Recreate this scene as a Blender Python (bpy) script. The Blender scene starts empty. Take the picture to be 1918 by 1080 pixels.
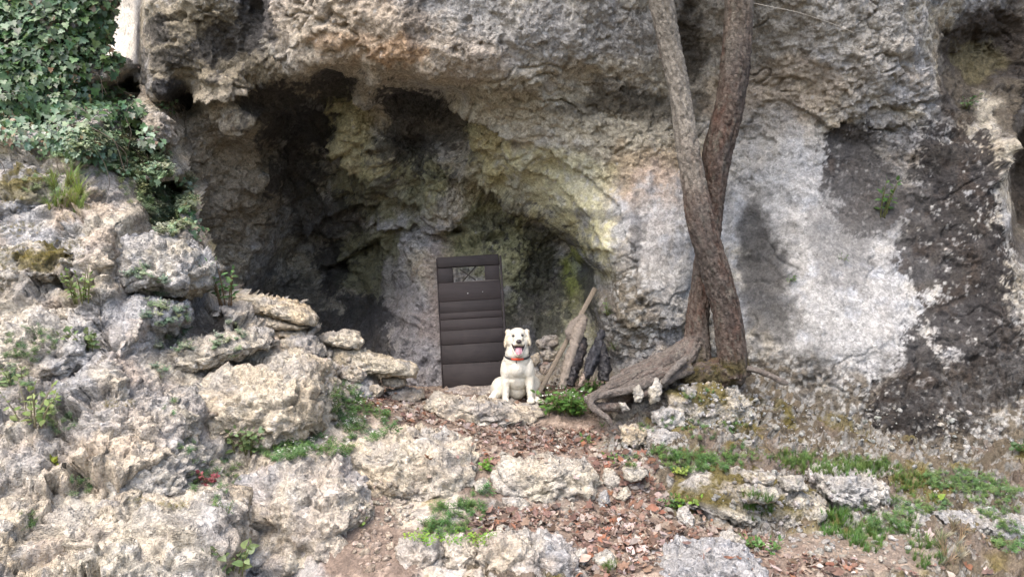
import bpy, bmesh, math, random
import numpy as np
from mathutils import Vector, Matrix, Quaternion
from mathutils.bvhtree import BVHTree
R = math.radians
rng = np.random.default_rng(7)
random.seed(7)
SC = bpy.context.scene
COL = SC.collection

# ------------------------------------------------------------------ camera, sky, sun, exposure
CAM_Z, F = 1.6, 1420.0                       # eye height in metres, focal length in photo pixels (1918 wide)
cam = bpy.data.cameras.new('camera'); cam.sensor_width = 36.0; cam.lens = 36.0*F/1918.0
cam.clip_start = 0.05; cam.clip_end = 500
co = bpy.data.objects.new('camera', cam); COL.objects.link(co)
co.location = (0, 0, CAM_Z); co.rotation_euler = (R(90), 0, 0)
SC.camera = co
SUN_EL, SUN_AZ = R(60), R(212)               # azimuth clockwise from +Y: behind and to the left of the camera
w = bpy.data.worlds.new('World'); SC.world = w; w.use_nodes = True
nt = w.node_tree; nt.nodes.clear()
sky = nt.nodes.new('ShaderNodeTexSky'); sky.sky_type = 'NISHITA'; sky.sun_disc = False
sky.sun_elevation = SUN_EL; sky.sun_rotation = SUN_AZ; sky.air_density = 0.8; sky.dust_density = 4.0; sky.ozone_density = 0.6
bg = nt.nodes.new('ShaderNodeBackground'); bg.inputs[1].default_value = 0.15
wo = nt.nodes.new('ShaderNodeOutputWorld')
nt.links.new(sky.outputs[0], bg.inputs[0]); nt.links.new(bg.outputs[0], wo.inputs[0])
sun = bpy.data.lights.new('sun', 'SUN'); sun.energy = 0.8; sun.angle = R(60); sun.color = (1.0, 0.965, 0.91)
so = bpy.data.objects.new('sun', sun); COL.objects.link(so)
sd = Vector((math.sin(SUN_AZ)*math.cos(SUN_EL), math.cos(SUN_AZ)*math.cos(SUN_EL), math.sin(SUN_EL)))
so.rotation_euler = sd.to_track_quat('Z', 'Y').to_euler(); so.location = sd*20
vs = SC.view_settings
vs.view_transform = 'Standard'; vs.look = 'None'; vs.gamma = 1.0; vs.use_curve_mapping = False
vs.exposure = 1.78
SC.render.engine = 'CYCLES'
SC.cycles.max_bounces = 8; SC.cycles.diffuse_bounces = 6

# ------------------------------------------------------------------ helpers
def at(px, py, Y):
    """world point seen at a photo pixel at the distance Y"""
    return np.array([(px-959.0)/F*Y, Y, CAM_Z-(py-540.0)/F*Y])

CB, CZ = 5.0, -0.5
def ss(a, b, x):
    t = np.clip((x-a)/(b-a), 0, 1); return t*t*(3-2*t)
def lerp(a, b, t):
    return a+(b-a)*t
def mixc(c, d, m):
    return c+(np.asarray(d, np.float32)-c)*m[:, None]

_perm = np.random.default_rng(11).permutation(512).astype(np.int32)
_perm = np.concatenate([_perm, _perm, _perm])
_g = np.random.default_rng(12).normal(size=(512, 3)).astype(np.float32)
_g /= np.linalg.norm(_g, axis=1)[:, None]
def _hash(i, j, k):
    return _perm[_perm[_perm[i & 511]+(j & 511)]+(k & 511)]
def perlin(p, seed=0):
    p = (np.asarray(p, np.float32)+np.float32(seed*17.31+0.37))
    f = np.floor(p); i = f.astype(np.int32); t = p-f
    u = t*t*t*(t*(t*6-15)+10)
    out = 0
    for a in (0, 1):
        wx = u[:, 0] if a else 1-u[:, 0]
        for b in (0, 1):
            wy = u[:, 1] if b else 1-u[:, 1]
            for c in (0, 1):
                wz = u[:, 2] if c else 1-u[:, 2]
                g = _g[_hash(i[:, 0]+a, i[:, 1]+b, i[:, 2]+c)]
                d = g[:, 0]*(t[:, 0]-a)+g[:, 1]*(t[:, 1]-b)+g[:, 2]*(t[:, 2]-c)
                out = out+d*wx*wy*wz
    return out*1.5
def fbm(p, o=4, seed=0, gain=0.5, lac=2.03):
    s, a, n = 0, 1.0, 0.0
    q = np.asarray(p, np.float32)
    for k in range(o):
        s = s+a*perlin(q, seed+k*3); n += a; a *= gain; q = q*np.float32(lac)
    return s/n*1.4
_wj = np.random.default_rng(13).random((512, 3)).astype(np.float32)
_wr = np.random.default_rng(14).random(512).astype(np.float32)
def worley(p, seed=0):
    """F1, F2 and a random value of the nearest cell"""
    p = np.asarray(p, np.float32)+np.float32(seed*9.7)
    f = np.floor(p); i = f.astype(np.int32); t = p-f
    d1 = np.full(len(p), 9, np.float32); d2 = d1.copy(); cid = np.zeros(len(p), np.float32)
    for a in (-1, 0, 1):
        for b in (-1, 0, 1):
            for c in (-1, 0, 1):
                h = _hash(i[:, 0]+a, i[:, 1]+b, i[:, 2]+c)
                j = _wj[h]
                d = (a+j[:, 0]-t[:, 0])**2+(b+j[:, 1]-t[:, 1])**2+(c+j[:, 2]-t[:, 2])**2
                m = d < d1
                d2 = np.where(m, d1, np.minimum(d2, d)); cid = np.where(m, _wr[h], cid); d1 = np.where(m, d, d1)
    return np.sqrt(d1), np.sqrt(d2), cid

def chips(p, seed=0, sharp=1.0):
    """broken stone: every cell is a facet tilted its own way; returns the relief and a random value per facet"""
    p = np.asarray(p, np.float32)+np.float32(seed*7.9)
    f = np.floor(p); i = f.astype(np.int32); t = p-f
    d1 = np.full(len(p), 9, np.float32); val = np.zeros(len(p), np.float32); cid = val.copy()
    for a in (-1, 0, 1):
        for b in (-1, 0, 1):
            for c in (-1, 0, 1):
                h = _hash(i[:, 0]+a, i[:, 1]+b, i[:, 2]+c); j = _wj[h]
                x = t[:, 0]-a-j[:, 0]; y = t[:, 1]-b-j[:, 1]; z = t[:, 2]-c-j[:, 2]
                d = x*x+y*y+z*z; m = d < d1
                g = _g[h]
                val = np.where(m, x*g[:, 0]+y*g[:, 1]+z*g[:, 2]+.35*(_wr[h]-.5), val); cid = np.where(m, _wr[h], cid); d1 = np.where(m, d, d1)
    return val, cid

def rbf_fit(P, V, c, smooth=1e-4):
    P = np.asarray(P, float); V = np.asarray(V, float); n = len(P)
    D = np.sqrt(((P[:, None]-P[None])**2).sum(-1)+c*c)
    A = np.zeros((n+3, n+3)); A[:n, :n] = D-np.eye(n)*smooth
    A[:n, n] = 1; A[:n, n+1:] = P; A[n, :n] = 1; A[n+1:, :n] = P.T
    b = np.zeros(n+3); b[:n] = V
    return P, np.linalg.lstsq(A, b, rcond=None)[0], c
def rbf_eval(M, Q):
    P, wt, c = M; n = len(P); out = np.empty(len(Q), np.float32)
    for s in range(0, len(Q), 60000):
        q = Q[s:s+60000]
        D = np.sqrt((q[:, None, 0]-P[None, :, 0])**2+(q[:, None, 1]-P[None, :, 1])**2+c*c)
        out[s:s+60000] = D@wt[:n]+wt[n]+q@wt[n+1:]
    return out

def make_mesh(name, V, faces, mat, col=None, smooth=True, rel=None):
    """faces: (n,3) or (n,4) array"""
    V = np.asarray(V, np.float32); faces = np.asarray(faces, np.int32); k = faces.shape[1]
    me = bpy.data.meshes.new(name)
    me.vertices.add(len(V)); me.vertices.foreach_set('co', V.ravel())
    me.loops.add(faces.size); me.loops.foreach_set('vertex_index', faces.ravel())
    me.polygons.add(len(faces)); me.polygons.foreach_set('loop_start', np.arange(0, faces.size, k, dtype=np.int32))
    if smooth: me.polygons.foreach_set('use_smooth', np.ones(len(faces), bool))
    a = me.color_attributes.new('Col', 'FLOAT_COLOR', 'POINT')
    c = np.ones((len(V), 4), np.float32)
    if col is not None: c[:, :3] = np.clip(col, 0, 1)
    if rel is not None: c[:, 3] = rel
    a.data.foreach_set('color', c.ravel())
    me.update(calc_edges=True)
    if mat: me.materials.append(mat)
    return me
def link(name, me, parent=None, loc=None):
    o = bpy.data.objects.new(name, me); COL.objects.link(o)
    if parent: o.parent = parent
    if loc is not None: o.location = loc
    return o
def put(name, V, faces, mat, parent=None, col=None, smooth=True, origin=None, rel=None):
    """world-space vertices; the object's origin goes to its base (or the parent's)"""
    V = np.asarray(V, np.float32)
    base = np.array(parent.location) if parent else (np.array(origin) if origin is not None else np.array([V[:, 0].mean(), V[:, 1].mean(), V[:, 2].min()]))
    o = link(name, make_mesh(name, V-base.astype(np.float32), faces, mat, col, smooth, rel), parent)
    if not parent: o.location = base
    return o
def tag(o, label, cat, group=None, kind=None):
    o['label'] = label; o['category'] = cat
    if group: o['group'] = group
    if kind: o['kind'] = kind
    return o
def thing(name, label, cat, loc, group=None):
    o = bpy.data.objects.new(name, None); COL.objects.link(o); o.empty_display_size = 0.1
    o.location = [float(v) for v in loc]
    return tag(o, label, cat, group)
def grid_faces(nr, nc):
    i = np.arange(nr*nc).reshape(nr, nc)
    return np.stack([i[:-1, :-1].ravel(), i[:-1, 1:].ravel(), i[1:, 1:].ravel(), i[1:, :-1].ravel()], 1)
def grid_normals(X):
    a = np.gradient(X, axis=1); b = np.gradient(X, axis=0)
    n = np.cross(a, b); n /= np.linalg.norm(n, axis=2)[..., None]+1e-9
    return n
def facing(p, n):
    d = p+np.float32([0, CB, -CZ]); d /= np.linalg.norm(d, axis=1)[:, None]
    return np.abs((d*n).sum(1))
def mesh_normals(V, T):
    n = np.zeros_like(V); fn = np.cross(V[T[:, 1]]-V[T[:, 0]], V[T[:, 2]]-V[T[:, 0]])
    for k in range(3): np.add.at(n, T[:, k], fn)
    return n/(np.linalg.norm(n, axis=1)[:, None]+1e-9)

# ------------------------------------------------------------------ materials
def new_mat(name):
    m = bpy.data.materials.new(name); m.use_nodes = True
    t = m.node_tree; t.nodes.clear()
    out = t.nodes.new('ShaderNodeOutputMaterial'); b = t.nodes.new('ShaderNodeBsdfPrincipled')
    t.links.new(b.outputs[0], out.inputs[0])
    return m, t, b, out
def nd(t, typ, **kw):
    n = t.nodes.new(typ)
    for k, v in kw.items():
        if k.startswith('i_'): n.inputs[int(k[2:]) if k[2:].isdigit() else k[2:]].default_value = v
        else: setattr(n, k, v)
    return n
def mixn(t, mode, fac=1.0):
    n = t.nodes.new('ShaderNodeMix'); n.data_type = 'RGBA'; n.blend_type = mode; n.inputs[0].default_value = fac
    return n            # factor 0, A 6, B 7, out 2
def surf_mat(name, rough=0.9, grain=90.0, bump=0.5, dist=0.006, vary=0.35, spec=0.25, fine=260.0, chip=()):
    """vertex colour of the thing itself, fine grain and relief"""
    m, t, b, out = new_mat(name)
    L = t.links.new
    at_ = nd(t, 'ShaderNodeAttribute', attribute_name='Col')
    ge = nd(t, 'ShaderNodeNewGeometry')
    n1 = nd(t, 'ShaderNodeTexNoise'); n1.inputs['Scale'].default_value = grain; n1.inputs['Detail'].default_value = 6; n1.inputs['Roughness'].default_value = 0.7
    n2 = nd(t, 'ShaderNodeTexVoronoi'); n2.inputs['Scale'].default_value = fine*0.4
    L(ge.outputs['Position'], n1.inputs['Vector']); L(ge.outputs['Position'], n2.inputs['Vector'])
    r = nd(t, 'ShaderNodeMapRange'); r.inputs[1].default_value = 0.3; r.inputs[2].default_value = 0.7
    r.inputs[3].default_value = 1-vary; r.inputs[4].default_value = 1+vary*0.8
    L(n1.outputs[0], r.inputs[0])
    mx = mixn(t, 'MULTIPLY'); L(at_.outputs['Color'], mx.inputs[6]); L(r.outputs[0], mx.inputs[7])
    oi = nd(t, 'ShaderNodeObjectInfo'); mo = mixn(t, 'MULTIPLY'); L(mx.outputs[2], mo.inputs[6]); L(oi.outputs['Color'], mo.inputs[7])
    L(mo.outputs[2], b.inputs['Base Color'])
    b.inputs['Roughness'].default_value = rough; b.inputs['Specular IOR Level'].default_value = spec
    ad = nd(t, 'ShaderNodeMath', operation='MULTIPLY_ADD'); ad.inputs[1].default_value = 0.5
    L(n2.outputs[0], ad.inputs[0]); L(n1.outputs[0], ad.inputs[2])
    for k, sc in enumerate(chip):
        nw = nd(t, 'ShaderNodeTexNoise'); nw.inputs['Scale'].default_value = sc*.8; nw.inputs['Detail'].default_value = 2
        L(ge.outputs['Position'], nw.inputs['Vector'])
        wv = nd(t, 'ShaderNodeVectorMath', operation='MULTIPLY_ADD'); wv.inputs[1].default_value = (.7/sc,)*3
        L(nw.outputs['Color'], wv.inputs[0]); L(ge.outputs['Position'], wv.inputs[2])
        vo = nd(t, 'ShaderNodeTexVoronoi'); vo.inputs['Scale'].default_value = sc; L(wv.outputs[0], vo.inputs['Vector'])
        of = nd(t, 'ShaderNodeVectorMath', operation='SUBTRACT'); L(wv.outputs[0], of.inputs[0]); L(vo.outputs['Position'], of.inputs[1])
        rd = nd(t, 'ShaderNodeVectorMath', operation='SUBTRACT'); rd.inputs[1].default_value = (.5, .5, .5); L(vo.outputs['Color'], rd.inputs[0])
        dt = nd(t, 'ShaderNodeVectorMath', operation='DOT_PRODUCT'); L(of.outputs[0], dt.inputs[0]); L(rd.outputs[0], dt.inputs[1])
        a2 = nd(t, 'ShaderNodeMath', operation='MULTIPLY_ADD'); a2.inputs[1].default_value = 1.0/dist
        L(dt.outputs['Value'], a2.inputs[0]); L(ad.outputs[0], a2.inputs[2]); ad = a2
        cr = nd(t, 'ShaderNodeSeparateColor'); L(vo.outputs['Color'], cr.inputs[0])
        r3 = nd(t, 'ShaderNodeMapRange'); r3.inputs[3].default_value = .80; r3.inputs[4].default_value = 1.16; L(cr.outputs[0], r3.inputs[0])
        m3 = mixn(t, 'MULTIPLY'); L(mo.outputs[2], m3.inputs[6]); L(r3.outputs[0], m3.inputs[7]); mo = m3; L(mo.outputs[2], b.inputs['Base Color'])
    bp = nd(t, 'ShaderNodeBump'); bp.inputs['Strength'].default_value = bump; bp.inputs['Distance'].default_value = dist
    rl = nd(t, 'ShaderNodeMath', operation='MULTIPLY'); rl.inputs[1].default_value = bump; L(at_.outputs['Alpha'], rl.inputs[0]); L(rl.outputs[0], bp.inputs['Strength'])
    L(ad.outputs[0], bp.inputs['Height']); L(bp.outputs[0], b.inputs['Normal'])
    return m
def leaf_mat(name, rough=0.45, trans=0.3, spec=0.4):
    m, t, b, out = new_mat(name); L = t.links.new
    a = nd(t, 'ShaderNodeAttribute', attribute_name='Col'); oi = nd(t, 'ShaderNodeObjectInfo')
    mx = mixn(t, 'MULTIPLY'); L(a.outputs['Color'], mx.inputs[6]); L(oi.outputs['Color'], mx.inputs[7])
    ge = nd(t, 'ShaderNodeNewGeometry'); n1 = nd(t, 'ShaderNodeTexNoise'); n1.inputs['Scale'].default_value = 40
    L(ge.outputs['Position'], n1.inputs['Vector'])
    r = nd(t, 'ShaderNodeMapRange'); r.inputs[1].default_value = 0.3; r.inputs[2].default_value = 0.7; r.inputs[3].default_value = 0.75; r.inputs[4].default_value = 1.25
    L(n1.outputs[0], r.inputs[0]); m2 = mixn(t, 'MULTIPLY'); L(mx.outputs[2], m2.inputs[6]); L(r.outputs[0], m2.inputs[7])
    L(m2.outputs[2], b.inputs['Base Color']); b.inputs['Roughness'].default_value = rough; b.inputs['Specular IOR Level'].default_value = spec
    tr = nd(t, 'ShaderNodeBsdfTranslucent'); L(m2.outputs[2], tr.inputs[0])
    ms = nd(t, 'ShaderNodeMixShader'); ms.inputs[0].default_value = trans
    L(b.outputs[0], ms.inputs[1]); L(tr.outputs[0], ms.inputs[2]); L(ms.outputs[0], out.inputs[0])
    return m
M_ROCK = surf_mat('limestone', 0.92, 55, 1.0, 0.016, 0.30, 0.2, chip=(26, 60))
M_SOIL = surf_mat('soil_and_rock', 0.95, 80, 0.9, 0.010, 0.35, 0.15, chip=(40,))
M_BARK = surf_mat('bark', 0.88, 110, 1.0, 0.008, 0.4, 0.2, chip=(52,))
M_WOOD = surf_mat('old_wood', 0.8, 60, 0.4, 0.003, 0.3, 0.25)
def door_mat():
    m, t, b, out = new_mat('old_painted_planks'); L = t.links.new
    a = nd(t, 'ShaderNodeAttribute', attribute_name='Col'); ge = nd(t, 'ShaderNodeNewGeometry')
    mp = nd(t, 'ShaderNodeMapping'); mp.inputs['Scale'].default_value = (3, 3, 60); L(ge.outputs['Position'], mp.inputs[0])
    g = nd(t, 'ShaderNodeTexNoise'); g.inputs['Scale'].default_value = 1.5; g.inputs['Detail'].default_value = 8; g.inputs['Roughness'].default_value = .7; g.inputs['Distortion'].default_value = .6; L(mp.outputs[0], g.inputs['Vector'])
    st = nd(t, 'ShaderNodeTexNoise'); st.inputs['Scale'].default_value = 5; st.inputs['Detail'].default_value = 5; st.inputs['Distortion'].default_value = 1.2; L(ge.outputs['Position'], st.inputs['Vector'])
    r1 = nd(t, 'ShaderNodeMapRange'); r1.inputs[1].default_value = .3; r1.inputs[2].default_value = .7; r1.inputs[3].default_value = .6; r1.inputs[4].default_value = 1.5; L(g.outputs[0], r1.inputs[0])
    r2 = nd(t, 'ShaderNodeMapRange'); r2.inputs[1].default_value = .42; r2.inputs[2].default_value = .62; r2.inputs[3].default_value = 0; r2.inputs[4].default_value = .55; L(st.outputs[0], r2.inputs[0])
    m1 = mixn(t, 'MULTIPLY'); L(a.outputs['Color'], m1.inputs[6]); L(r1.outputs[0], m1.inputs[7])
    m2 = mixn(t, 'MIX'); L(r2.outputs[0], m2.inputs[0]); L(m1.outputs[2], m2.inputs[6]); m2.inputs[7].default_value = (.030, .022, .020, 1)
    L(m2.outputs[2], b.inputs['Base Color']); b.inputs['Roughness'].default_value = .75
    bp = nd(t, 'ShaderNodeBump'); bp.inputs['Strength'].default_value = .6; bp.inputs['Distance'].default_value = .004; L(g.outputs[0], bp.inputs['Height']); L(bp.outputs[0], b.inputs['Normal'])
    return m
M_DOOR = door_mat()
M_CHAR = surf_mat('charred_wood', 0.45, 90, 1.0, 0.008, 0.4, 0.4, chip=(40,))
M_FUR = surf_mat('dog_fur', 0.9, 150, 0.6, 0.004, 0.10, 0.15)
M_DARK = surf_mat('dog_dark_skin', 0.4, 120, 0.3, 0.002, 0.1, 0.5)
M_TONGUE = surf_mat('dog_tongue', 0.4, 120, 0.3, 0.002, 0.1, 0.5)
M_CLOTH = surf_mat('collar_webbing', 0.7, 200, 0.3, 0.002, 0.1, 0.3)
M_LEAF = leaf_mat('green_leaf')
M_IVY = leaf_mat('ivy_leaf', 0.38, 0.15, 0.45)
M_DEAD = leaf_mat('dead_leaf', 0.75, 0.15, 0.2)
M_MOSS = leaf_mat('moss', 0.9, 0.2, 0.1)

CREAM = (.50, .45, .355); GREY = (.37, .365, .36); BLUEG = (.40, .42, .45); TAN = (.41, .325, .22); OCHRE = (.46, .29, .13)
WHITE = (.52, .505, .475); BLACK = (.028, .026, .026); BROWN = (.042, .031, .022); ALGAE = (.26, .26, .115); YELL = (.50, .47, .26)
MOSS = (.13, .105, .025); PINK = (.46, .36, .29)

def rock_colour(p, seed=0, warm=0.0):
    """weathered limestone: cream and grey in patches, tan staining, pale and dark lichen specks"""
    a = fbm(p*0.9, 3, seed+1); b = fbm(p*3.1, 4, seed+2); c = fbm(p*9, 4, seed+3); d = fbm(p*28, 3, seed+4)
    col = np.tile(np.float32(GREY), (len(p), 1))
    col = mixc(col, CREAM, ss(-.35, .25, a+.7*b+warm))
    col = mixc(col, TAN, ss(.05, .55, fbm(p*2.3, 4, seed+7)+.3*c+.4*warm)*.55)
    col = mixc(col, WHITE, ss(.12, .45, c+.4*d)*.55)
    col = mixc(col, (.20, .19, .175), ss(.18, .5, fbm(p*6.5, 4, seed+9)+.5*d)*.6)
    col = col*(1+.22*np.clip(d, -1, 1))[:, None]
    return col

# ------------------------------------------------------------------ the cliff with its cave: one relief, modelled about a point well behind the viewer
cliff_pts = {
 -260: [(150,10.0),(262,8.4),(300,7.2),(400,6.9),(500,6.6),(700,6.0),(900,5.9),(1100,6.0),(1350,6.1),(1500,6.0),(1650,6.1),(1800,6.4),(1950,6.8),(2300,6.9)],
 -100: [(60,10.6),(200,10.4),(246,9.6),(268,7.9),(300,7.2),(400,7.0),(500,6.7),(600,6.4),(700,6.25),(900,6.15),(1100,6.3),(1350,6.45),(1500,6.25),(1650,6.3),(1800,6.8),(1950,7.2),(2300,7.3)],
 20: [(60,10.8),(200,10.6),(244,9.7),(266,7.9),(282,7.3),(330,7.1),(400,7.05),(480,7.2),(520,6.75),(600,6.5),(700,6.4),(800,6.42),(900,6.35),(1000,6.4),(1100,6.5),(1200,6.7),(1290,7.0),(1350,6.8),(1500,6.5),(1650,6.5),(1740,6.65),(1800,7.2),(1900,7.5),(2100,7.6)],
 100: [(60,10.6),(200,10.2),(240,9.4),(262,7.9),(280,7.3),(350,7.15),(430,7.35),(520,7.05),(600,6.75),(700,6.55),(800,6.5),(900,6.5),(1000,6.6),(1100,6.7),(1200,6.9),(1290,7.25),(1350,7.15),(1500,6.75),(1650,6.6),(1720,6.75),(1770,7.45),(1850,7.7),(1910,7.6),(2100,7.6)],
 140: [(300,7.2),(400,7.15),(500,7.35),(580,7.3),(640,7.5),(700,6.85),(800,6.6),(1000,6.7)],
 180: [(282,7.35),(310,7.35),(338,7.85),(370,7.35),(430,7.25),(490,7.7),(540,8.1),(600,7.9),(640,7.9),(690,7.5),(750,7.75),(810,7.7),(860,7.25),(900,6.95),(1000,6.85),(1100,7.0),(1200,7.15),(1350,7.3),(1500,6.9),(1650,6.8),(1740,6.95),(1820,7.3),(1890,7.5),(2100,7.6)],
 225: [(330,7.75),(400,7.5),(470,7.55),(540,8.6),(600,8.6),(650,7.9),(720,8.0),(780,8.05),(840,7.9),(900,7.4),(1000,7.1)],
 270: [(330,7.75),(400,7.85),(480,8.2),(540,9.0),(600,9.0),(650,8.2),(720,8.1),(790,8.4),(850,8.0),(900,7.6),(970,7.35),(1050,7.2),(1150,7.15),(1250,7.2),(1350,7.3),(1500,7.0),(1600,7.1),(1700,7.0),(1850,7.0),(1886,7.1),(1905,8.0),(2000,8.2)],
 340: [(340,7.8),(420,8.2),(490,8.55),(540,9.3),(600,9.3),(660,8.7),(720,8.35),(800,8.2),(900,8.05),(960,7.8),(1050,7.55),(1130,7.25),(1200,7.1),(1300,7.2),(1400,7.3),(1500,7.05),(1600,7.1),(1750,6.95),(1850,6.9),(1882,7.0),(1902,8.4),(2000,8.6)],
 385: [(900,8.5),(980,8.2),(1040,7.8),(1090,7.45)],
 420: [(380,8.2),(460,8.7),(520,9.3),(560,9.8),(620,9.8),(700,9.2),(780,8.8),(860,8.7),(940,8.75),(1000,8.75),(1050,7.95),(1090,7.6),(1140,7.25),(1200,7.05),(1300,7.1),(1400,7.3),(1500,7.0),(1650,7.0),(1800,6.9),(1885,7.0),(1910,7.9),(2000,7.8)],
 460: [(500,9.3),(560,10.3),(900,8.6),(980,8.7),(1040,8.8),(1075,8.2),(1105,7.55)],
 500: [(420,8.6),(480,9.2),(540,10.2),(600,10.4),(690,9.9),(745,9.2),(790,8.65),(880,8.5),(960,8.6),(1040,8.9),(1095,8.7),(1118,7.6),(1160,7.15),(1250,7.05),(1400,7.35),(1500,6.95),(1650,6.9),(1800,6.85),(1900,6.9),(2100,6.9)],
 570: [(440,8.8),(500,9.8),(600,10.2),(680,9.9),(740,9.0),(790,8.45),(880,8.4),(960,8.5),(1040,8.7),(1090,8.3),(1112,7.7),(1150,7.2),(1250,6.98),(1400,7.25),(1500,6.9),(1650,6.8),(1800,6.8),(1900,6.75),(2100,6.7)],
 650: [(520,9.6),(600,9.8),(680,9.2),(725,8.6),(790,8.25),(880,8.25),(960,8.3),(1040,8.25),(1100,7.8),(1140,7.4),(1200,7.15),(1300,7.1),(1400,7.15),(1500,6.88),(1560,6.78),(1650,6.7),(1800,6.7),(1900,6.6),(2100,6.5)],
 720: [(600,9.5),(700,8.8),(790,8.1),(880,8.15),(960,8.15),(1050,8.0),(1120,7.55),(1200,7.2),(1300,7.1),(1400,7.05),(1500,6.9),(1650,6.72),(1800,6.55),(1900,6.45),(2100,6.4)],
 800: [(400,9.5),(600,9.4),(800,8.0),(900,8.05),(1000,7.95),(1100,7.5),(1200,7.2),(1300,7.0),(1400,6.9),(1500,6.72),(1650,6.5),(1800,6.3),(1900,6.2),(2100,6.1)],
 900: [(300,9.5),(600,9.3),(900,8.0),(1100,7.5),(1300,6.9),(1500,6.6),(1700,6.25),(1900,6.0),(2100,5.9)],
 1050: [(300,9.5),(900,8.0),(1300,6.9),(1600,6.4),(1900,6.0)],
}
def fan(p):
    p = np.atleast_2d(p); return np.stack([p[:, 0]/(p[:, 1]+CB), (p[:, 2]-CZ)/(p[:, 1]+CB)], 1)
P, V = [], []
for py, row in cliff_pts.items():
    for px, Y in row:
        P.append(fan(at(px, py, Y))[0]); V.append(Y)
CLIFF = rbf_fit(P, V, 0.004, 2e-4)
du = 0.0011
us = np.concatenate([np.linspace(-.80, -.335, 60)[:-1], np.arange(-.335, .435, du), np.linspace(.436, .80, 60)])
vs_ = np.concatenate([np.arange(-.03, .405, du), np.linspace(.406, .80, 60)])
U, Vv = np.meshgrid(us, vs_)
q = np.stack([U.ravel(), Vv.ravel()], 1)
q3 = np.concatenate([q*12, np.zeros((len(q), 1))], 1)
wx = fbm(q3*1.6, 4, 31)*.0055; wz = fbm(q3*1.6, 4, 37)*.0055
Y = rbf_eval(CLIFF, q+np.stack([wx, wz], 1))
Y = np.clip(Y, 5.6, 11.2)
X = np.stack([q[:, 0]*(Y+CB), Y, q[:, 1]*(Y+CB)+CZ], 1).reshape(U.shape+(3,))
N = grid_normals(X)
p = X.reshape(-1, 3).astype(np.float32); n = N.reshape(-1, 3).astype(np.float32)
n *= np.where((n[:, 1] > 0.0), -1, 1)[:, None] if (n[:, 1] > 0).mean() > .5 else 1

def blob(uv, px, py, Y, rx, ry, edge, soft=.27):
    """soft-edged patch on the relief: centre, half sizes in photo pixels at distance Y"""
    c = fan(at(px, py, Y))[0]; e = fan(at(px+rx, py, Y))[0]; g = fan(at(px, py-ry, Y))[0]
    d = np.sqrt(((uv[:, 0]-c[0])/(e[0]-c[0]))**2+((uv[:, 1]-c[1])/(g[1]-c[1]))**2)
    return ss(.95+soft, .95-soft, d+edge)
def blobs(uv, L, edge, soft=.27):
    m = np.zeros(len(uv), np.float32)
    for (px, py, Yb, rx, ry, s) in L:
        m = np.maximum(m, s*blob(uv, px, py, Yb, rx, ry, edge, soft))
    return m
e1 = fbm(p*2.6, 5, 51, .6); e2 = fbm(p*8, 4, 53, .6)
edge = .55*e1+.30*e2
uv = q
smooth_zone = np.clip(blobs(uv, [(1560,520,6.9,170,190,1),(1440,500,7.2,120,170,1),(1250,440,7.1,90,120,1),(1130,430,7.3,60,90,1),(1060,370,7.7,90,60,.8),(1100,480,7.6,40,70,.9),(1660,520,6.9,160,200,.7),(1800,450,6.9,120,200,.5),(1500,330,7.0,160,90,.6),(1000,300,7.4,120,70,.5)], .3*e1), 0, 1)
rubble = blobs(uv, [(1480,760,6.8,230,90,1),(1800,800,6.5,240,150,1),(1180,600,7.1,60,110,.9),(1170,520,7.1,40,60,.6),(1890,560,6.8,60,150,.6),(1330,730,6.9,180,70,1)], .5*e1)
f1a, f2a, ca = worley(p*np.float32([2.2, 2.2, 2.8])+.35*np.stack([e1, e2, e1], 1), 1)
f1b, f2b, cb = worley(p*6.5+.5*np.stack([e2, e1, e2], 1), 2)
f1c, f2c, cc = worley(p*19, 3)
ch1, _ = chips(p*np.float32([2.6, 2.6, 3.4])+.3*np.stack([e1, e2, e1], 1), 21); ch2, _ = chips(p*np.float32([8, 8, 11])+.3*np.stack([e2, e1, e2], 1), 22); ch3, _ = chips(p*22+.3*np.stack([e2, e1, e2], 1), 23)
cavez = blobs(uv, [(700,330,8.5,330,200,1),(800,560,8.4,360,140,.8),(560,200,8.0,260,110,.8),(420,120,7.3,160,120,.5)], .2*e1)
disp = .10*fbm(p*1.2, 4, 61)+.05*(f1a-.5)+.04*np.abs(fbm(p*2.2, 4, 63))-.02
rough = 1-.80*smooth_zone
browz = blobs(uv, [(900,80,6.5,420,150,1),(1500,120,6.6,250,150,1)], .3*e1)
disp += .052*ch1*(.22+.78*rough)*(1-.45*browz)+rough*(.010*(f1b-.45)+(.021-.006*browz)*ch2+.011*ch3+.014*fbm(p*9, 4, 65, .55)+.008*fbm(p*26, 3, 67, .6))
disp += cavez*(.15*fbm(p*1.5, 2, 76)+.07*(ss(.0,.5,f2a-f1a)-.5)+.02*ch1)
strat = fbm(p*np.float32([1.6, 2.0, 9.0])+np.float32([0, 0, 0])+.9*p[:, :1]*np.float32([0, 0, 3.2]), 4, 71)
disp += .024*strat*(.4+.6*rough)
crk = ss(.035, .0, np.abs(fbm(p*np.float32([.9, .9, 1.5]), 4, 79)))*ss(-.1, .2, fbm(p*1.3, 2, 80)); disp -= .045*crk
pit = ss(.30, .48, fbm(p*7.0, 3, 73))*ss(-.05, .25, fbm(p*1.7, 2, 74)); disp -= .04*pit*rough
disp += rubble*.028*(ss(.5, .1, f1c)-.5)*(cc > .35)
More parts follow.
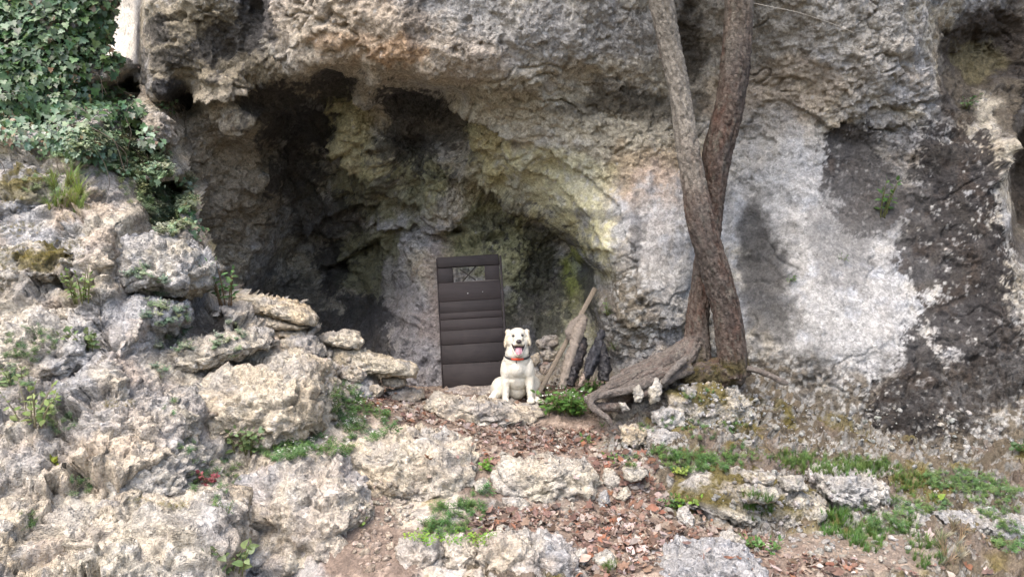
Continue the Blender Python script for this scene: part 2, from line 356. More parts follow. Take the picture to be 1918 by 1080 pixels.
LIPS = [(.20, 26, [(500,20,6.8),(520,90,6.9),(580,115,7.0),(640,122,7.0),(700,152,6.9),(760,168,6.9),(850,195,6.9),(900,215,7.0),(960,250,7.1)]),
  (.16, 22, [(330,180,7.2),(370,187,7.2),(430,182,7.2),(480,160,7.3),(540,140,7.3),(600,150,7.4)]), (.18, 22, [(400,236,7.5),(450,236,7.5),(500,217,7.6),(560,202,7.8),(612,208,7.8)]),
  (.20, 22, [(612,215,7.9),(622,262,8.0),(680,322,8.2),(730,362,8.4),(790,402,8.5),(850,425,8.6)]), (.20, 22, [(840,330,7.9),(900,352,7.9),(950,380,7.9),(1010,412,7.8),(1050,450,7.8),(1072,472,7.8),(1112,466,7.6)]),
  (.06, 12, [(950,300,7.5),(1040,340,7.5),(1100,395,7.4),(1138,460,7.4),(1145,520,7.4)]), (.07, 12, [(1040,290,7.3),(1110,338,7.2),(1160,396,7.1),(1188,466,7.1),(1196,545,7.1)]),
  (.14, 24, [(430,556,8.4),(490,505,8.9),(560,440,9.4),(610,405,9.4),(680,385,9.0)]), (.14, 20, [(690,200,7.4),(760,176,7.5),(830,196,7.4),(868,220,7.4)]), (.12, 18, [(700,420,9.0),(770,425,8.8),(850,450,8.7),(930,440,8.7)]),
  (.14, 20, [(560,520,10.2),(640,490,10.2),(700,450,9.6)]), (.035, 24, [(1500,205,6.9),(1560,240,7.0),(1640,205,6.9),(1730,190,6.9)]), (.2, 16, [(1868,330,6.95),(1886,300,7.0),(1896,240,7.1),(1905,170,7.4)])]
for amp, wpx, ln in LIPS:
    Q = np.array([fan(at(*a))[0] for a in ln]); wu = wpx*.00042
    dm = np.full(len(uv), 9.); sgn = np.zeros(len(uv)); uvw = uv+np.stack([e1, e2], 1)*.0045
    sel = np.where((uvw[:, 0] > Q[:, 0].min()-.05) & (uvw[:, 0] < Q[:, 0].max()+.05) & (uvw[:, 1] > Q[:, 1].min()-.05) & (uvw[:, 1] < Q[:, 1].max()+.05))[0]
    pt = uvw[sel]; bd_ = np.full(len(sel), 9.); sg = np.zeros(len(sel))
    for a, b in zip(Q[:-1], Q[1:]):
        e = b-a; tt = np.clip(((pt-a)@e)/(e@e), 0, 1); r_ = pt-a-tt[:, None]*e; dd_ = np.sqrt((r_**2).sum(1))
        cr_ = e[0]*r_[:, 1]-e[1]*r_[:, 0]; m_ = dd_ < bd_; bd_[m_] = dd_[m_]; sg[m_] = np.sign(cr_[m_])
    prof = np.where(sg > 0, np.exp(-bd_/(wu*1.6)), -np.exp(-bd_/wu)*1.1)*ss(2.6*wu+.02, 0, bd_)
    disp[sel] += amp*prof*(.75+.5*e1[sel])
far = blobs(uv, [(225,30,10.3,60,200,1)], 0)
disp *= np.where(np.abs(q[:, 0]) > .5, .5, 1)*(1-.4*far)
disp *= 1-.5*smooth_zone
disp *= .10+.90*ss(.12, .62, facing(p, n))
p2 = p+n*disp[:, None].astype(np.float32)
# colours of the stone itself
col = rock_colour(p, 2, -.05)
hi = fbm(p*36, 3, 89, .7)
lo = fbm(p*4.2, 4, 83); lo2 = fbm(p*13, 4, 84, .65)
def patch(c, L, colour, k=1.0, e=1.0):
    m = blobs(uv, L, edge*e)*k
    return mixc(c, colour, m)
brow = [(760,60,6.5,280,120,1),(1000,150,6.7,200,120,.8)]
col = patch(col, [(900,110,6.6,430,120,.9),(600,60,6.6,120,60,.7),(1450,110,6.6,240,110,.7)], (.46,.42,.35), .6, .8)
col = patch(col, [(1000,60,6.5,260,60,.6),(1130,60,6.6,120,60,.7),(1500,60,6.6,250,90,.6),(1330,60,6.9,80,80,.5)], GREY, .8, .8)
col = patch(col, [(380,150,7.2,140,110,.8),(420,330,8.2,120,160,.95),(560,150,7.2,120,60,.8),(680,110,6.6,130,80,.5)], (.37, .315, .235), .85, .8)
col = patch(col, [(360,80,7.2,120,90,1),(450,110,7.2,80,60,.9),(340,170,7.5,60,50,.8)], (.25,.215,.15), .85, .9)
col = patch(col, [(700,60,6.5,150,70,.8),(830,110,6.5,110,50,.6),(560,30,6.6,60,50,.6)], (.50,.40,.29), .8)
col = patch(col, [(735,100,6.5,70,22,.8),(650,75,6.6,80,16,.5),(740,85,6.5,30,25,.8)], (.50,.27,.11), .55, 1.3)
col = patch(col, [(960,240,7.1,200,90,.9),(1120,240,7.1,120,70,.8),(880,330,7.8,90,70,.7),(1260,240,7.2,70,60,.4)], (.42,.38,.285), .85)
col = patch(col, [(1230,330,7.1,110,60,.8),(1500,130,6.7,60,30,.5),(1440,190,7.0,140,60,.5)], (.45,.33,.20), .7)
col = patch(col, [(1235,370,7.05,55,70,.9),(1230,440,7.05,60,60,.5)], PINK, .8)
col = patch(col, [(650,240,8.0,60,70,.9),(690,300,8.2,50,60,.8),(900,270,7.7,45,60,.9),(930,300,7.6,40,50,.9),(880,250,7.6,40,40,.8)], (.40,.36,.185), .85)
col = patch(col, [(1010,320,7.5,90,50,.9),(1085,430,7.6,70,70,1),(1040,380,7.8,60,60,.9),(1125,480,7.6,30,60,1),(1095,400,7.4,40,50,.8),(1000,380,7.9,110,60,.75),(1060,330,7.5,90,50,.7),(930,350,7.9,80,40,.6)], YELL, .8, .6)
col = patch(col, [(920,450,8.5,90,70,.9),(980,500,8.6,60,80,.9),(1080,520,8.6,40,60,1),(1050,600,8.5,60,60,.7),(700,370,8.6,120,60,.7),(790,330,8.2,80,50,.8)], ALGAE, .85, 1.2)
col = patch(col, [(690,500,9.9,75,70,.9),(720,470,9.5,40,60,.9)], (.24,.24,.13), .9, 1.2)
col = patch(col, [(1075,500,8.6,24,50,1)], (.30,.33,.10), .9, 1.2)
col = patch(col, [(790,620,8.4,90,90,.9),(770,700,8.2,90,60,.9),(740,560,9.0,30,70,.8)], (.30,.285,.29), .85, .8)
col = patch(col, [(820,520,8.5,30,90,.6),(830,600,8.3,60,40,.5)], (.38,.29,.235), .7)
# smoother white wall right of the tree
col = patch(col, [(1560,560,6.9,190,170,1),(1480,400,7.0,130,140,1),(1430,280,7.1,90,90,.8),(1250,480,7.0,90,120,.9),(1500,320,7.0,150,100,.7)], (.335,.335,.33), .85, .6)
col = mixc(col, (.335, .35, .37), ss(.0, .4, lo+.3*lo2)*np.clip(smooth_zone, 0, 1)*.7)
vst = fbm(p*np.float32([5, 5, .9]), 4, 88); col = mixc(col, (.20, .19, .175), ss(.12, .5, vst+.3*lo2)*np.clip(smooth_zone, 0, 1)*.45)
col = mixc(col, (.42, .41, .39), ss(.15, .5, lo2)*np.clip(smooth_zone, 0, 1)*.7)
col = patch(col, [(1640,60,6.6,120,60,.5)], CREAM, .6)
# mottled rubble face: pale stones in dark earth and moss
rm = rubble*ss(-.9, -.2, lo)
stone = np.where(cc[:, None] > .42, np.float32([.40, .39, .36])*(.6+.55*cb)[:, None], np.float32([.10, .080, .052])*(1+.5*lo)[:, None])
edgec = ss(.03, .16, f2c-f1c)
stone = mixc(np.tile(np.float32([.095, .075, .048]), (len(p), 1)), [0, 0, 0], np.zeros(len(p)))*(1-edgec)[:, None]+stone*edgec[:, None]
col = col*(1-.85*rm)[:, None]+stone*(.85*rm)[:, None]
# black water stains and other dark patches
BLK = [(1600,262,7.05,50,50,.95),(1600,320,7.05,55,60,.95),(1640,360,7.05,70,50,.9),(1790,310,6.95,95,80,1),(1780,400,6.9,95,90,1),(1745,470,6.9,60,80,.9),
       (1830,500,6.85,75,110,1),(1800,610,6.8,70,90,.95),(1870,640,6.7,60,110,.85),(1720,690,6.7,50,70,.95),(1690,760,6.65,70,55,.95),(1800,720,6.6,120,60,.8),(1620,400,7.0,60,40,.75)]
bm_ = blobs(uv, BLK, edge*1.1+.45*lo2+.35*hi, .10)
col = mixc(col, (.026, .023, .0225), bm_*.95)
col = mixc(col, (.058, .044, .034), bm_*ss(.0, .4, lo+.3*hi)*.6)
col = mixc(col, (.30, .29, .275), bm_*ss(.3, .55, lo2+.35*hi+.2*lo)*.7)
lich = ss(.34, .22, f1c)*(cc > .80)
col = mixc(col, (.47, .46, .43), lich*.75*ss(-.3, .1, lo))
col = mixc(col, (.12, .11, .10), ss(.30, .20, f1c)*((cc > .12) & (cc < .2))*.7)
col = patch(col, [(1840,90,7.6,110,90,1),(1790,160,7.4,50,80,.9),(1900,230,7.4,50,80,.9),(1880,150,7.6,60,60,.9),(1910,440,7.6,30,50,.8),(1908,300,8.2,40,130,1)], BROWN, .93, .8)
col = patch(col, [(1830,110,7.6,50,40,.7)], (.22,.19,.10), .8, 1.4)
col = mixc(col, (.10, .095, .09), blobs(uv, [(1590,420,7.0,60,120,.7),(1680,330,7.0,60,120,.8),(1530,700,6.85,40,60,.4)], edge*1.3+.6*vst)*.75)
col = patch(col, [(1412,440,7.25,30,60,.95),(1425,520,7.2,45,80,.9),(1440,590,7.1,55,60,.8)], (.050,.047,.044), .9, 1.1)
col = patch(col, [(1290,110,7.1,36,90,.95),(1290,200,7.2,40,60,.8),(1160,190,7.1,60,28,.9),(1210,200,7.1,60,30,.7),(1130,170,7.0,30,30,.7),(1080,210,7.0,60,14,.6)], (.050,.041,.030), .9, 1.2)
DARKS = [(780,190,8.2,80,40,1),(775,260,8.3,70,60,.9),(830,230,8.0,40,60,.8),(545,195,8.3,70,50,.95),(630,150,7.7,55,40,.95),(570,250,8.9,70,60,.95),(560,320,9.3,60,60,.9),
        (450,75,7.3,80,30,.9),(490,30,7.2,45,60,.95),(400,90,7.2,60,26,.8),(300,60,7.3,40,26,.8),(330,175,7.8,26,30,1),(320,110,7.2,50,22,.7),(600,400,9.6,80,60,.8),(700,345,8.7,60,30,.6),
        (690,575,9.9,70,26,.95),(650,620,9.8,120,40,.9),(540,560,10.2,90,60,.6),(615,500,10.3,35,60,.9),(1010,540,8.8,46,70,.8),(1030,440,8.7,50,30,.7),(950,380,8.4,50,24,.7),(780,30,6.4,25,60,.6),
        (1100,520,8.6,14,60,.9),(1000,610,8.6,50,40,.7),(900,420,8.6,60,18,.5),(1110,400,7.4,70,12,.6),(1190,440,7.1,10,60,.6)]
sm = blobs(uv, DARKS, edge*1.25+.4*lo2+.3*hi, .14)  # darker tone, mostly in and around the cave hollows
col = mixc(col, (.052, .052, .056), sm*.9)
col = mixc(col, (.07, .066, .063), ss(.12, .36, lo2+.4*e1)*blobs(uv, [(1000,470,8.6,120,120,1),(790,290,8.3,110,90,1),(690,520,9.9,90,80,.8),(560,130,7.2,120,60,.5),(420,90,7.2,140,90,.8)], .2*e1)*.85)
# sunlight on the far gully wall, painted in as a paler stone colour
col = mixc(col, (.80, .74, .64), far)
# moss and yellow bloom near the foot
col = patch(col, [(1420,790,6.6,40,40,.9),(1560,790,6.6,60,14,.7),(1460,800,6.6,60,30,.7)], MOSS, .8, 1.3)
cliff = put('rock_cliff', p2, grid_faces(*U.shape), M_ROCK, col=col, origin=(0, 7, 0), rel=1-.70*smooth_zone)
cliff['kind'] = 'structure'; cliff['label'] = 'pale grey limestone cliff stained black with a hollow cave mouth in it'

# ------------------------------------------------------------------ the ground: path, left bank, right terrace
g_pts = [(-260,1120,3.9),(0,1080,4.1),(220,1080,4.2),(420,1080,4.45),(560,1080,4.6),(720,1080,4.5),(900,1080,4.5),(1100,1080,4.5),(1300,1080,4.5),(1500,1080,4.5),(1700,1080,4.55),(1918,1080,4.6),(2150,1080,4.6),
 (0,980,4.35),(220,960,4.5),(400,960,4.8),(700,1010,4.85),(900,1000,4.95),(1100,1000,4.95),(1300,1000,4.95),(1500,1020,4.85),(1700,1000,5.0),(1900,1000,5.05),
 (0,880,4.7),(150,870,4.8),(330,870,5.05),(430,850,5.25),(600,910,5.2),(700,960,5.2),(870,950,5.25),(-200,880,4.6),(-200,640,5.4),(-200,400,6.2),(-200,260,6.6),
 (0,760,5.05),(150,735,5.2),(300,720,5.4),(450,700,6.0),(550,700,6.15),(600,750,6.2),(620,800,5.95),(700,780,6.4),(680,835,5.9),(800,835,5.9),(950,860,5.75),(950,820,6.5),(1050,850,5.9),(1080,820,6.5),
 (780,745,7.1),(870,752,7.2),(950,754,7.15),(1040,752,7.1),(1110,775,6.85),(1150,850,5.95),(1180,905,5.6),(1230,955,5.4),(1150,945,5.45),(1000,965,5.2),
 (0,640,5.45),(150,620,5.6),(300,600,5.9),(420,600,6.3),(520,650,6.4),(600,695,6.5),(0,520,5.85),(150,500,6.0),(260,480,6.15),(350,540,6.3),(430,570,6.6),
 (0,400,6.25),(120,380,6.35),(250,380,6.5),(330,400,6.6),(362,450,6.6),(0,260,6.7),(100,270,6.7),(200,290,6.75),(285,325,6.8),(60,230,6.95),(200,220,7.1),(262,225,7.1),(245,125,8.0),(180,190,7.6),
 (1200,800,6.4),(1170,845,6.1),(1290,765,6.6),(1330,725,6.8),(1230,745,6.8),(1400,735,6.8),(1400,800,6.35),(1300,830,6.05),(1380,860,5.9),(1290,900,5.65),(1450,885,5.85),(1550,875,6.0),(1700,885,6.0),(1850,880,6.0),(1500,825,6.5),(1700,820,6.4),(1900,820,6.2),
 (1350,950,5.5),(1350,1000,5.1),(1450,1010,5.05),(1600,985,5.2),(1700,945,5.5),(1850,945,5.5),(2100,900,5.8)]
G3 = [at(*g) for g in g_pts]+[np.array(v, float) for v in [(-1.6,7.6,.62),(-.5,8.2,.58),(.4,8,.57),(-1.5,9,.6),(-2.3,8.6,.7),(-1.9,7.2,.75),(-2.25,7.5,.9),(-2.6,7.5,1.4),(-3.1,7.6,2.6),(-3.6,7.7,3.2),(-4.4,7.6,3.6),(0,9.5,.6),(-3,9.5,.8),(-6,9.5,4),(-6,7,3.3),(-4.5,5,2.0),(-6,5,3.0),(-4,4,.9),(-3,3.2,.2),(-6,3,1.5),
   (4,7.2,.6),(3,7.4,.75),(5.5,6.5,.5),(1.8,7.4,.95),(2.4,7.2,.85),(7,9,1.5),(3,9.5,1.2),(0,3.2,-.3),(3,3.2,-.3),(6,3.2,-.1),(0,0,-.5),(5,0,-.4),(-5,0,.4),(0,-4,-.6),(9,-4,-.4),(-9,-4,-.2),(0,-10,-.6),(9,-10,-.6),(-9,-10,.2),(0,-25,2.2),(20,-25,2.2),(-20,-25,3)]]  # last points: unseen ground behind the camera, raised to block low sky
G3 = np.array(G3)
GR = rbf_fit(G3[:, :2], G3[:, 2], 0.05, 1e-3)
ys = np.concatenate([np.linspace(-25, 3.9, 60)[:-1], np.arange(3.9, 8.3, .0115), np.linspace(8.32, 10.5, 40)])
wy = np.where(ys > 4, ys, 4+(4-ys)*1.2)
ug = np.concatenate([np.linspace(-1.6, -.72, 40)[:-1], np.arange(-.72, .74, .00168), np.linspace(.742, 1.6, 40)])
UG, YG = np.meshgrid(ug, ys)
XG = UG*wy[:, None]
g2 = np.stack([XG.ravel(), YG.ravel()], 1)
g3 = np.concatenate([g2, np.zeros((len(g2), 1))], 1).astype(np.float32)
wr = np.stack([fbm(g3*1.8, 3, 91), fbm(g3*1.8, 3, 92)], 1)*.06
ZG = rbf_eval(GR, g2+wr*(YG.ravel() > 3)[:, None])
X = np.stack([g2[:, 0], g2[:, 1], ZG], 1).reshape(UG.shape+(3,))
N = grid_normals(X); gp = X.reshape(-1, 3).astype(np.float32); gn = N.reshape(-1, 3).astype(np.float32)
gn *= np.sign(gn[:, 2:3])
def wblob(P3, L, edge):
    """patches on the ground: centres given where they lie, radii in metres"""
    m = np.zeros(len(P3), np.float32)
    for (px, py, Yb, rx, ry, s) in L:
        c = at(px, py, Yb)
        d = np.sqrt(((P3[:, 0]-c[0])/rx)**2+((P3[:, 1]-c[1])/ry)**2)
        m = np.maximum(m, s*ss(1.15, .8, d+edge))
    return m
ge1 = fbm(gp*2.4, 4, 93); ge2 = fbm(gp*8, 4, 94, .6)
PATH = [(1000,850,5.8,.75,.55,1),(900,800,6.6,.75,.6,1),(880,750,7.2,.8,.5,1),(1050,800,6.6,.5,.5,1),(1000,1000,5.0,.5,.35,1),(1200,1000,5.0,.75,.35,1),(1150,930,5.5,.4,.4,1),(1350,1060,4.6,.9,.35,1),(700,1050,4.7,.35,.4,1),(1000,780,8.0,2.5,.9,1),
        (1550,1040,4.8,.7,.3,.9),(680,1000,5.0,.25,.35,1),(-300,700,8.6,1,1,0),(700,760,6.7,.4,.45,1)]
soilm = np.clip(wblob(gp, PATH, .35*ge1+.2*ge2), 0, 1)
terr = np.clip(wblob(gp, [(1350,800,6.3,.9,.8,1),(1500,900,5.8,1.2,.8,1),(1800,900,5.8,1.6,1.1,1),(1700,1000,5.2,1.2,.5,.9),(2100,950,5.6,1.4,1.4,1)], .3*ge1), 0, 1)*(1-soilm)
bank = np.clip(1-soilm-terr, 0, 1)*ss(-.06, -.12, gp[:, 0]/np.maximum(gp[:, 1], 3))
terr = np.where(gp[:, 0] > -.06*gp[:, 1], np.clip(1-soilm-bank, 0, 1), terr)
a1, a2, aid = worley(gp*np.float32([2.0, 2.0, 3.0])+.4*np.stack([ge1, ge2, ge1], 1), 4)
b1, b2, bid = worley(gp*7.0+.4*np.stack([ge2, ge1, ge2], 1), 5)
c1, c2, cid = worley(gp*18, 6)
gd = .10*fbm(gp*1.3, 4, 95)*bank+.03*fbm(gp*1.7, 3, 96)
gd += bank*(.15*(ss(.0, .30, a2-a1)-.6)*(.4+.6*aid)+.07*(aid-.5)+.06*(.5-b1)+.045*fbm(gp*8, 4, 97, .6)+.022*fbm(gp*24, 3, 98, .65))
tch, tid = chips(gp*8+.3*np.stack([ge2, ge1, ge2], 1), 41); tch2, _ = chips(gp*20+.3*np.stack([ge2, ge1, ge2], 1), 42)
gd += terr*(.07*tch+.03*tch2+.03*(ss(.5, .1, c1)-.4)*(cid > .6)+.05*fbm(gp*4, 4, 99))
gd += soilm*(.012*fbm(gp*14, 3, 100)+.02*(ss(.45, .1, c1))*(cid > .82))
gd = gd*(1-bank)+bank*(.05*fbm(gp*3, 3, 95)-.30*ss(-.25, -.33, gp[:, 0]/np.maximum(gp[:, 1], 3))); gd *= (YG.ravel() > 3.4)
gp2 = gp+gn*gd[:, None].astype(np.float32)
gc = rock_colour(gp, 5, .12)
gc = mixc(gc, (.53, .45, .35), ss(-.1, .4, fbm(gp*1.2, 3, 101)+.5*ge2)*bank*.7)
gc = mixc(gc, (.50, .39, .31), ss(.1, .5, fbm(gp*2.0, 3, 102))*bank*.5)
gc = mixc(gc, (.30, .29, .28), ss(.0, .5, fbm(gp*1.5, 4, 103)+.4*ge2)*bank*.75)
gc = mixc(gc, MOSS, ss(.22, .45, fbm(gp*2.2, 4, 104)+.4*ge2)*bank*ss(.35, .8, gn[:, 2])*.75)
soilc = mixc(np.tile(np.float32([.19, .145, .115]), (len(gp), 1)), (.33, .26, .205), ss(-.1, .5, ge2+.4*ge1))
gc = gc*(1-soilm)[:, None]+soilc*soilm[:, None]
tc = np.where(((cid > .45) & (c2-c1 > .08))[:, None], np.float32([.27, .26, .235])*(.6+.6*bid)[:, None], np.float32([.115, .095, .068])*(1+.4*ge1)[:, None])
tc = mixc(tc, MOSS, ss(.12, .4, fbm(gp*3.0, 4, 105)+.3*ge2)*.75)
tc = mixc(tc, (.15, .118, .095), ss(.0, .4, fbm(gp*1.9, 3, 106)+.3*ge2)*.75)
gc = gc*(1-terr)[:, None]+tc*terr[:, None]
gc = mixc(gc, (.16, .12, .085), (YG.ravel() < 3.4)*.8)
gc = mixc(gc, (.07, .085, .035), ss(-3, -7, YG.ravel()))  # dark green for the added slope behind the camera
GY = grid_faces(*UG.shape)
ground = put('ground', gp2, GY, M_SOIL, col=gc, origin=(0, 5, 0))
ground['kind'] = 'structure'; ground['label'] = 'rocky bank and earth path rising to the cave'
casters = [(p2, grid_faces(*U.shape)), (gp2, GY)]

# ------------------------------------------------------------------ the rocky bank on the left, its own relief on the same fan
b_rows = {
 -40: [(-420,6.9),(-200,7.4),(60,7.9),(180,8.6),(300,9.5)],
 150: [(-420,6.7),(-200,6.9),(0,7.0),(150,7.35),(215,7.6),(265,7.6),(285,9.5)],
 215: [(-420,6.5),(-200,6.75),(0,6.9),(100,6.95),(200,7.05),(255,7.1),(288,7.2),(312,9.0),(420,9.8)],
 265: [(-420,6.3),(-200,6.6),(0,6.68),(100,6.7),(200,6.8),(280,6.9),(308,7.0),(330,8.8)],
 330: [(-420,6.0),(-200,6.4),(0,6.45),(100,6.55),(200,6.62),(280,6.75),(325,6.8),(348,8.6),(460,9.8)],
 400: [(-420,5.8),(-200,6.15),(0,6.2),(120,6.32),(250,6.48),(340,6.65),(362,6.75),(382,8.6)],
 460: [(-420,5.5),(-200,5.95),(0,6.02),(120,6.1),(250,6.25),(340,6.5),(372,6.65),(396,8.6),(500,9.8)],
 520: [(-420,5.3),(-200,5.75),(0,5.82),(150,5.92),(250,6.08),(345,6.3),(400,6.6),(436,6.75),(456,8.4)],
 565: [(-200,5.6),(0,5.68),(150,5.78),(300,6.02),(420,6.5),(450,6.6),(500,6.72),(560,6.8),(600,8.0),(700,9.5)],
 620: [(-420,5.0),(-200,5.4),(0,5.5),(150,5.62),(300,5.86),(430,6.25),(500,6.45),(580,6.7),(600,7.4),(660,8.8)],
 670: [(-200,5.25),(0,5.33),(150,5.45),(300,5.68),(450,6.05),(560,6.4),(620,6.75),(700,7.3),(760,8.4)],
 720: [(-420,4.7),(-200,5.05),(0,5.12),(150,5.25),(300,5.45),(450,5.95),(560,6.15),(640,6.6),(720,7.15),(800,7.8)],
 780: [(-200,4.85),(0,4.95),(150,5.02),(320,5.25),(450,5.75),(580,5.95),(640,6.3),(720,6.8)],
 830: [(-420,4.4),(-200,4.65),(0,4.8),(150,4.87),(330,5.1),(450,5.5),(560,5.7),(640,5.95),(720,6.4)],
 890: [(-200,4.5),(0,4.6),(150,4.7),(330,4.95),(430,5.2),(560,5.35),(640,5.6),(720,5.9)],
 950: [(-420,4.1),(-200,4.3),(0,4.42),(220,4.58),(400,4.85),(500,5.05),(640,5.35),(760,5.6)],
 1020: [(-200,4.1),(0,4.22),(220,4.36),(400,4.6),(560,4.9),(680,5.15),(800,5.4)],
 1090: [(-420,3.7),(-200,3.9),(0,4.05),(220,4.18),(400,4.4),(560,4.75),(680,4.95),(800,5.2)],
 1200: [(-420,3.5),(0,3.85),(220,3.95),(400,4.15),(560,4.5),(800,4.9)],
}
P, V = [], []
for py, row in b_rows.items():
    for px, Y_ in row:
        P.append(fan(at(px, py, Y_))[0]); V.append(Y_)
BK = rbf_fit(P, V, 0.003, 2e-4)
ub = np.concatenate([np.linspace(-.48, -.335, 50)[:-1], np.arange(-.335, -.04, .0011)])
vb = np.concatenate([np.arange(-.0, .40, .0011)])
UB, VB = np.meshgrid(ub, vb)
qb = np.stack([UB.ravel(), VB.ravel()], 1)
q3 = np.concatenate([qb*12, np.zeros((len(qb), 1))], 1)
YB = np.clip(rbf_eval(BK, qb+np.stack([fbm(q3*2.2, 4, 131), fbm(q3*2.2, 4, 137)], 1)*.006), 3.4, 9.4)
_cp = np.array([fan(at(a, b, c))[0] for a, b, c in [(285,-60,8.2),(268,60,7.8),(262,140,7.6),(278,200,7.2),(304,222,7.05),(318,265,7.0),(334,330,6.9),(360,400,6.8),(380,440,6.8),(392,480,6.8),(430,520,6.8),(446,542,6.8),(520,562,6.8),(700,575,6.8),(790,640,6.8),(830,690,6.8),(850,730,6.8),(860,760,6.9)]])
_cp = _cp[np.argsort(_cp[:, 1])]
uc = np.interp(qb[:, 1], _cp[:, 1], _cp[:, 0])+.004*fbm(q3*2.5, 3, 151)
over = qb[:, 0]-uc
YB = np.minimum(YB, rbf_eval(BK, np.stack([np.minimum(qb[:, 0], uc-.006), qb[:, 1]], 1)))+.9*ss(-.020, .006, over)**2*(qb[:, 1] > .10)
YB = YB-.18*ss(-.19, -.24, qb[:, 0])*ss(.0, .03, qb[:, 1])
Xb = np.stack([qb[:, 0]*(YB+CB), YB, qb[:, 1]*(YB+CB)+CZ], 1).reshape(UB.shape+(3,))
bn = grid_normals(Xb).reshape(-1, 3).astype(np.float32); bp_ = Xb.reshape(-1, 3).astype(np.float32)
bn *= np.sign((bn*np.float32([0, -1, .6])).sum(1).mean())
be1 = fbm(bp_*2.4, 4, 141); be2 = fbm(bp_*8, 4, 142, .6)
k1, k2, kid = worley(bp_*np.float32([1.7, 1.7, 2.6])+.35*np.stack([be1, be2, be1], 1), 14)
h1, _ = chips(bp_*np.float32([1.9, 1.9, 2.4])+.3*np.stack([be1, be2, be1], 1), 31); h2, _ = chips(bp_*np.float32([6, 6, 8])+.3*np.stack([be2, be1, be2], 1), 32); h3, _ = chips(bp_*18+.3*np.stack([be2, be1, be2], 1), 33)
bd = .10*fbm(bp_*1.3, 4, 143)+.09*(ss(.0, .16, k2-k1)-.8)+.16*h1+.040*h2+.014*h3+.022*fbm(bp_*6, 5, 144, .55)
bd -= .04*ss(.035, .0, np.abs(fbm(bp_*np.float32([1.6, 1.6, 2.4]), 4, 149)))
bd += .008*fbm(bp_*22, 3, 145, .6)-.035*ss(.28, .45, fbm(bp_*8, 3, 146))
fc_ = facing(bp_, bn)
bd *= (.1+.9*ss(.1, .55, fc_))*np.where(qb[:, 1] > _cp[0, 1], .15+.85*ss(.002, -.012, over), 1)
bp2 = bp_+bn*bd[:, None].astype(np.float32)
bc = rock_colour(bp_, 5, .05)
bc = mixc(bc, (.50, .42, .32), ss(-.1, .4, fbm(bp_*1.2, 3, 101)+.5*be2)*.6)
bc = mixc(bc, (.46, .36, .28), ss(.1, .5, fbm(bp_*2.0, 3, 102))*.5)
bc = mixc(bc, (.29, .285, .28), ss(-.1, .4, fbm(bp_*1.5, 4, 103)+.4*be2)*.7)
bc = mixc(bc, MOSS, ss(.15, .4, fbm(bp_*2.2, 4, 104)+.4*be2)*ss(.3, .7, bn[:, 2])*.7*ss(.8, 1.6, bp_[:, 2]))
bc = mixc(bc, (.17, .135, .10), ss(.10, .02, k2-k1)*ss(.0, .4, be1)*.6)
fb = grid_faces(*UB.shape)
fb = fb[~((bp_[fb, 2].mean(1) > 3.92) & (qb[fb, 0].mean(1) > fan(at(165, 100, 7.6))[0, 0]))]
fb = fb[~((YB[fb].max(1) > 7.12) & (qb[fb, 0].mean(1) > -.242))]
fb = fb[(over[fb].max(1) < .003) | (qb[fb, 1].mean(1) < _cp[0, 1])]
bank_o = put('rocky_bank', bp2, fb, M_ROCK, col=bc, origin=(-3, 5.5, 0))
bank_o['kind'] = 'structure'; bank_o['label'] = 'rough cream and grey limestone bank rising left of the path'
casters.append((bp2, fb))

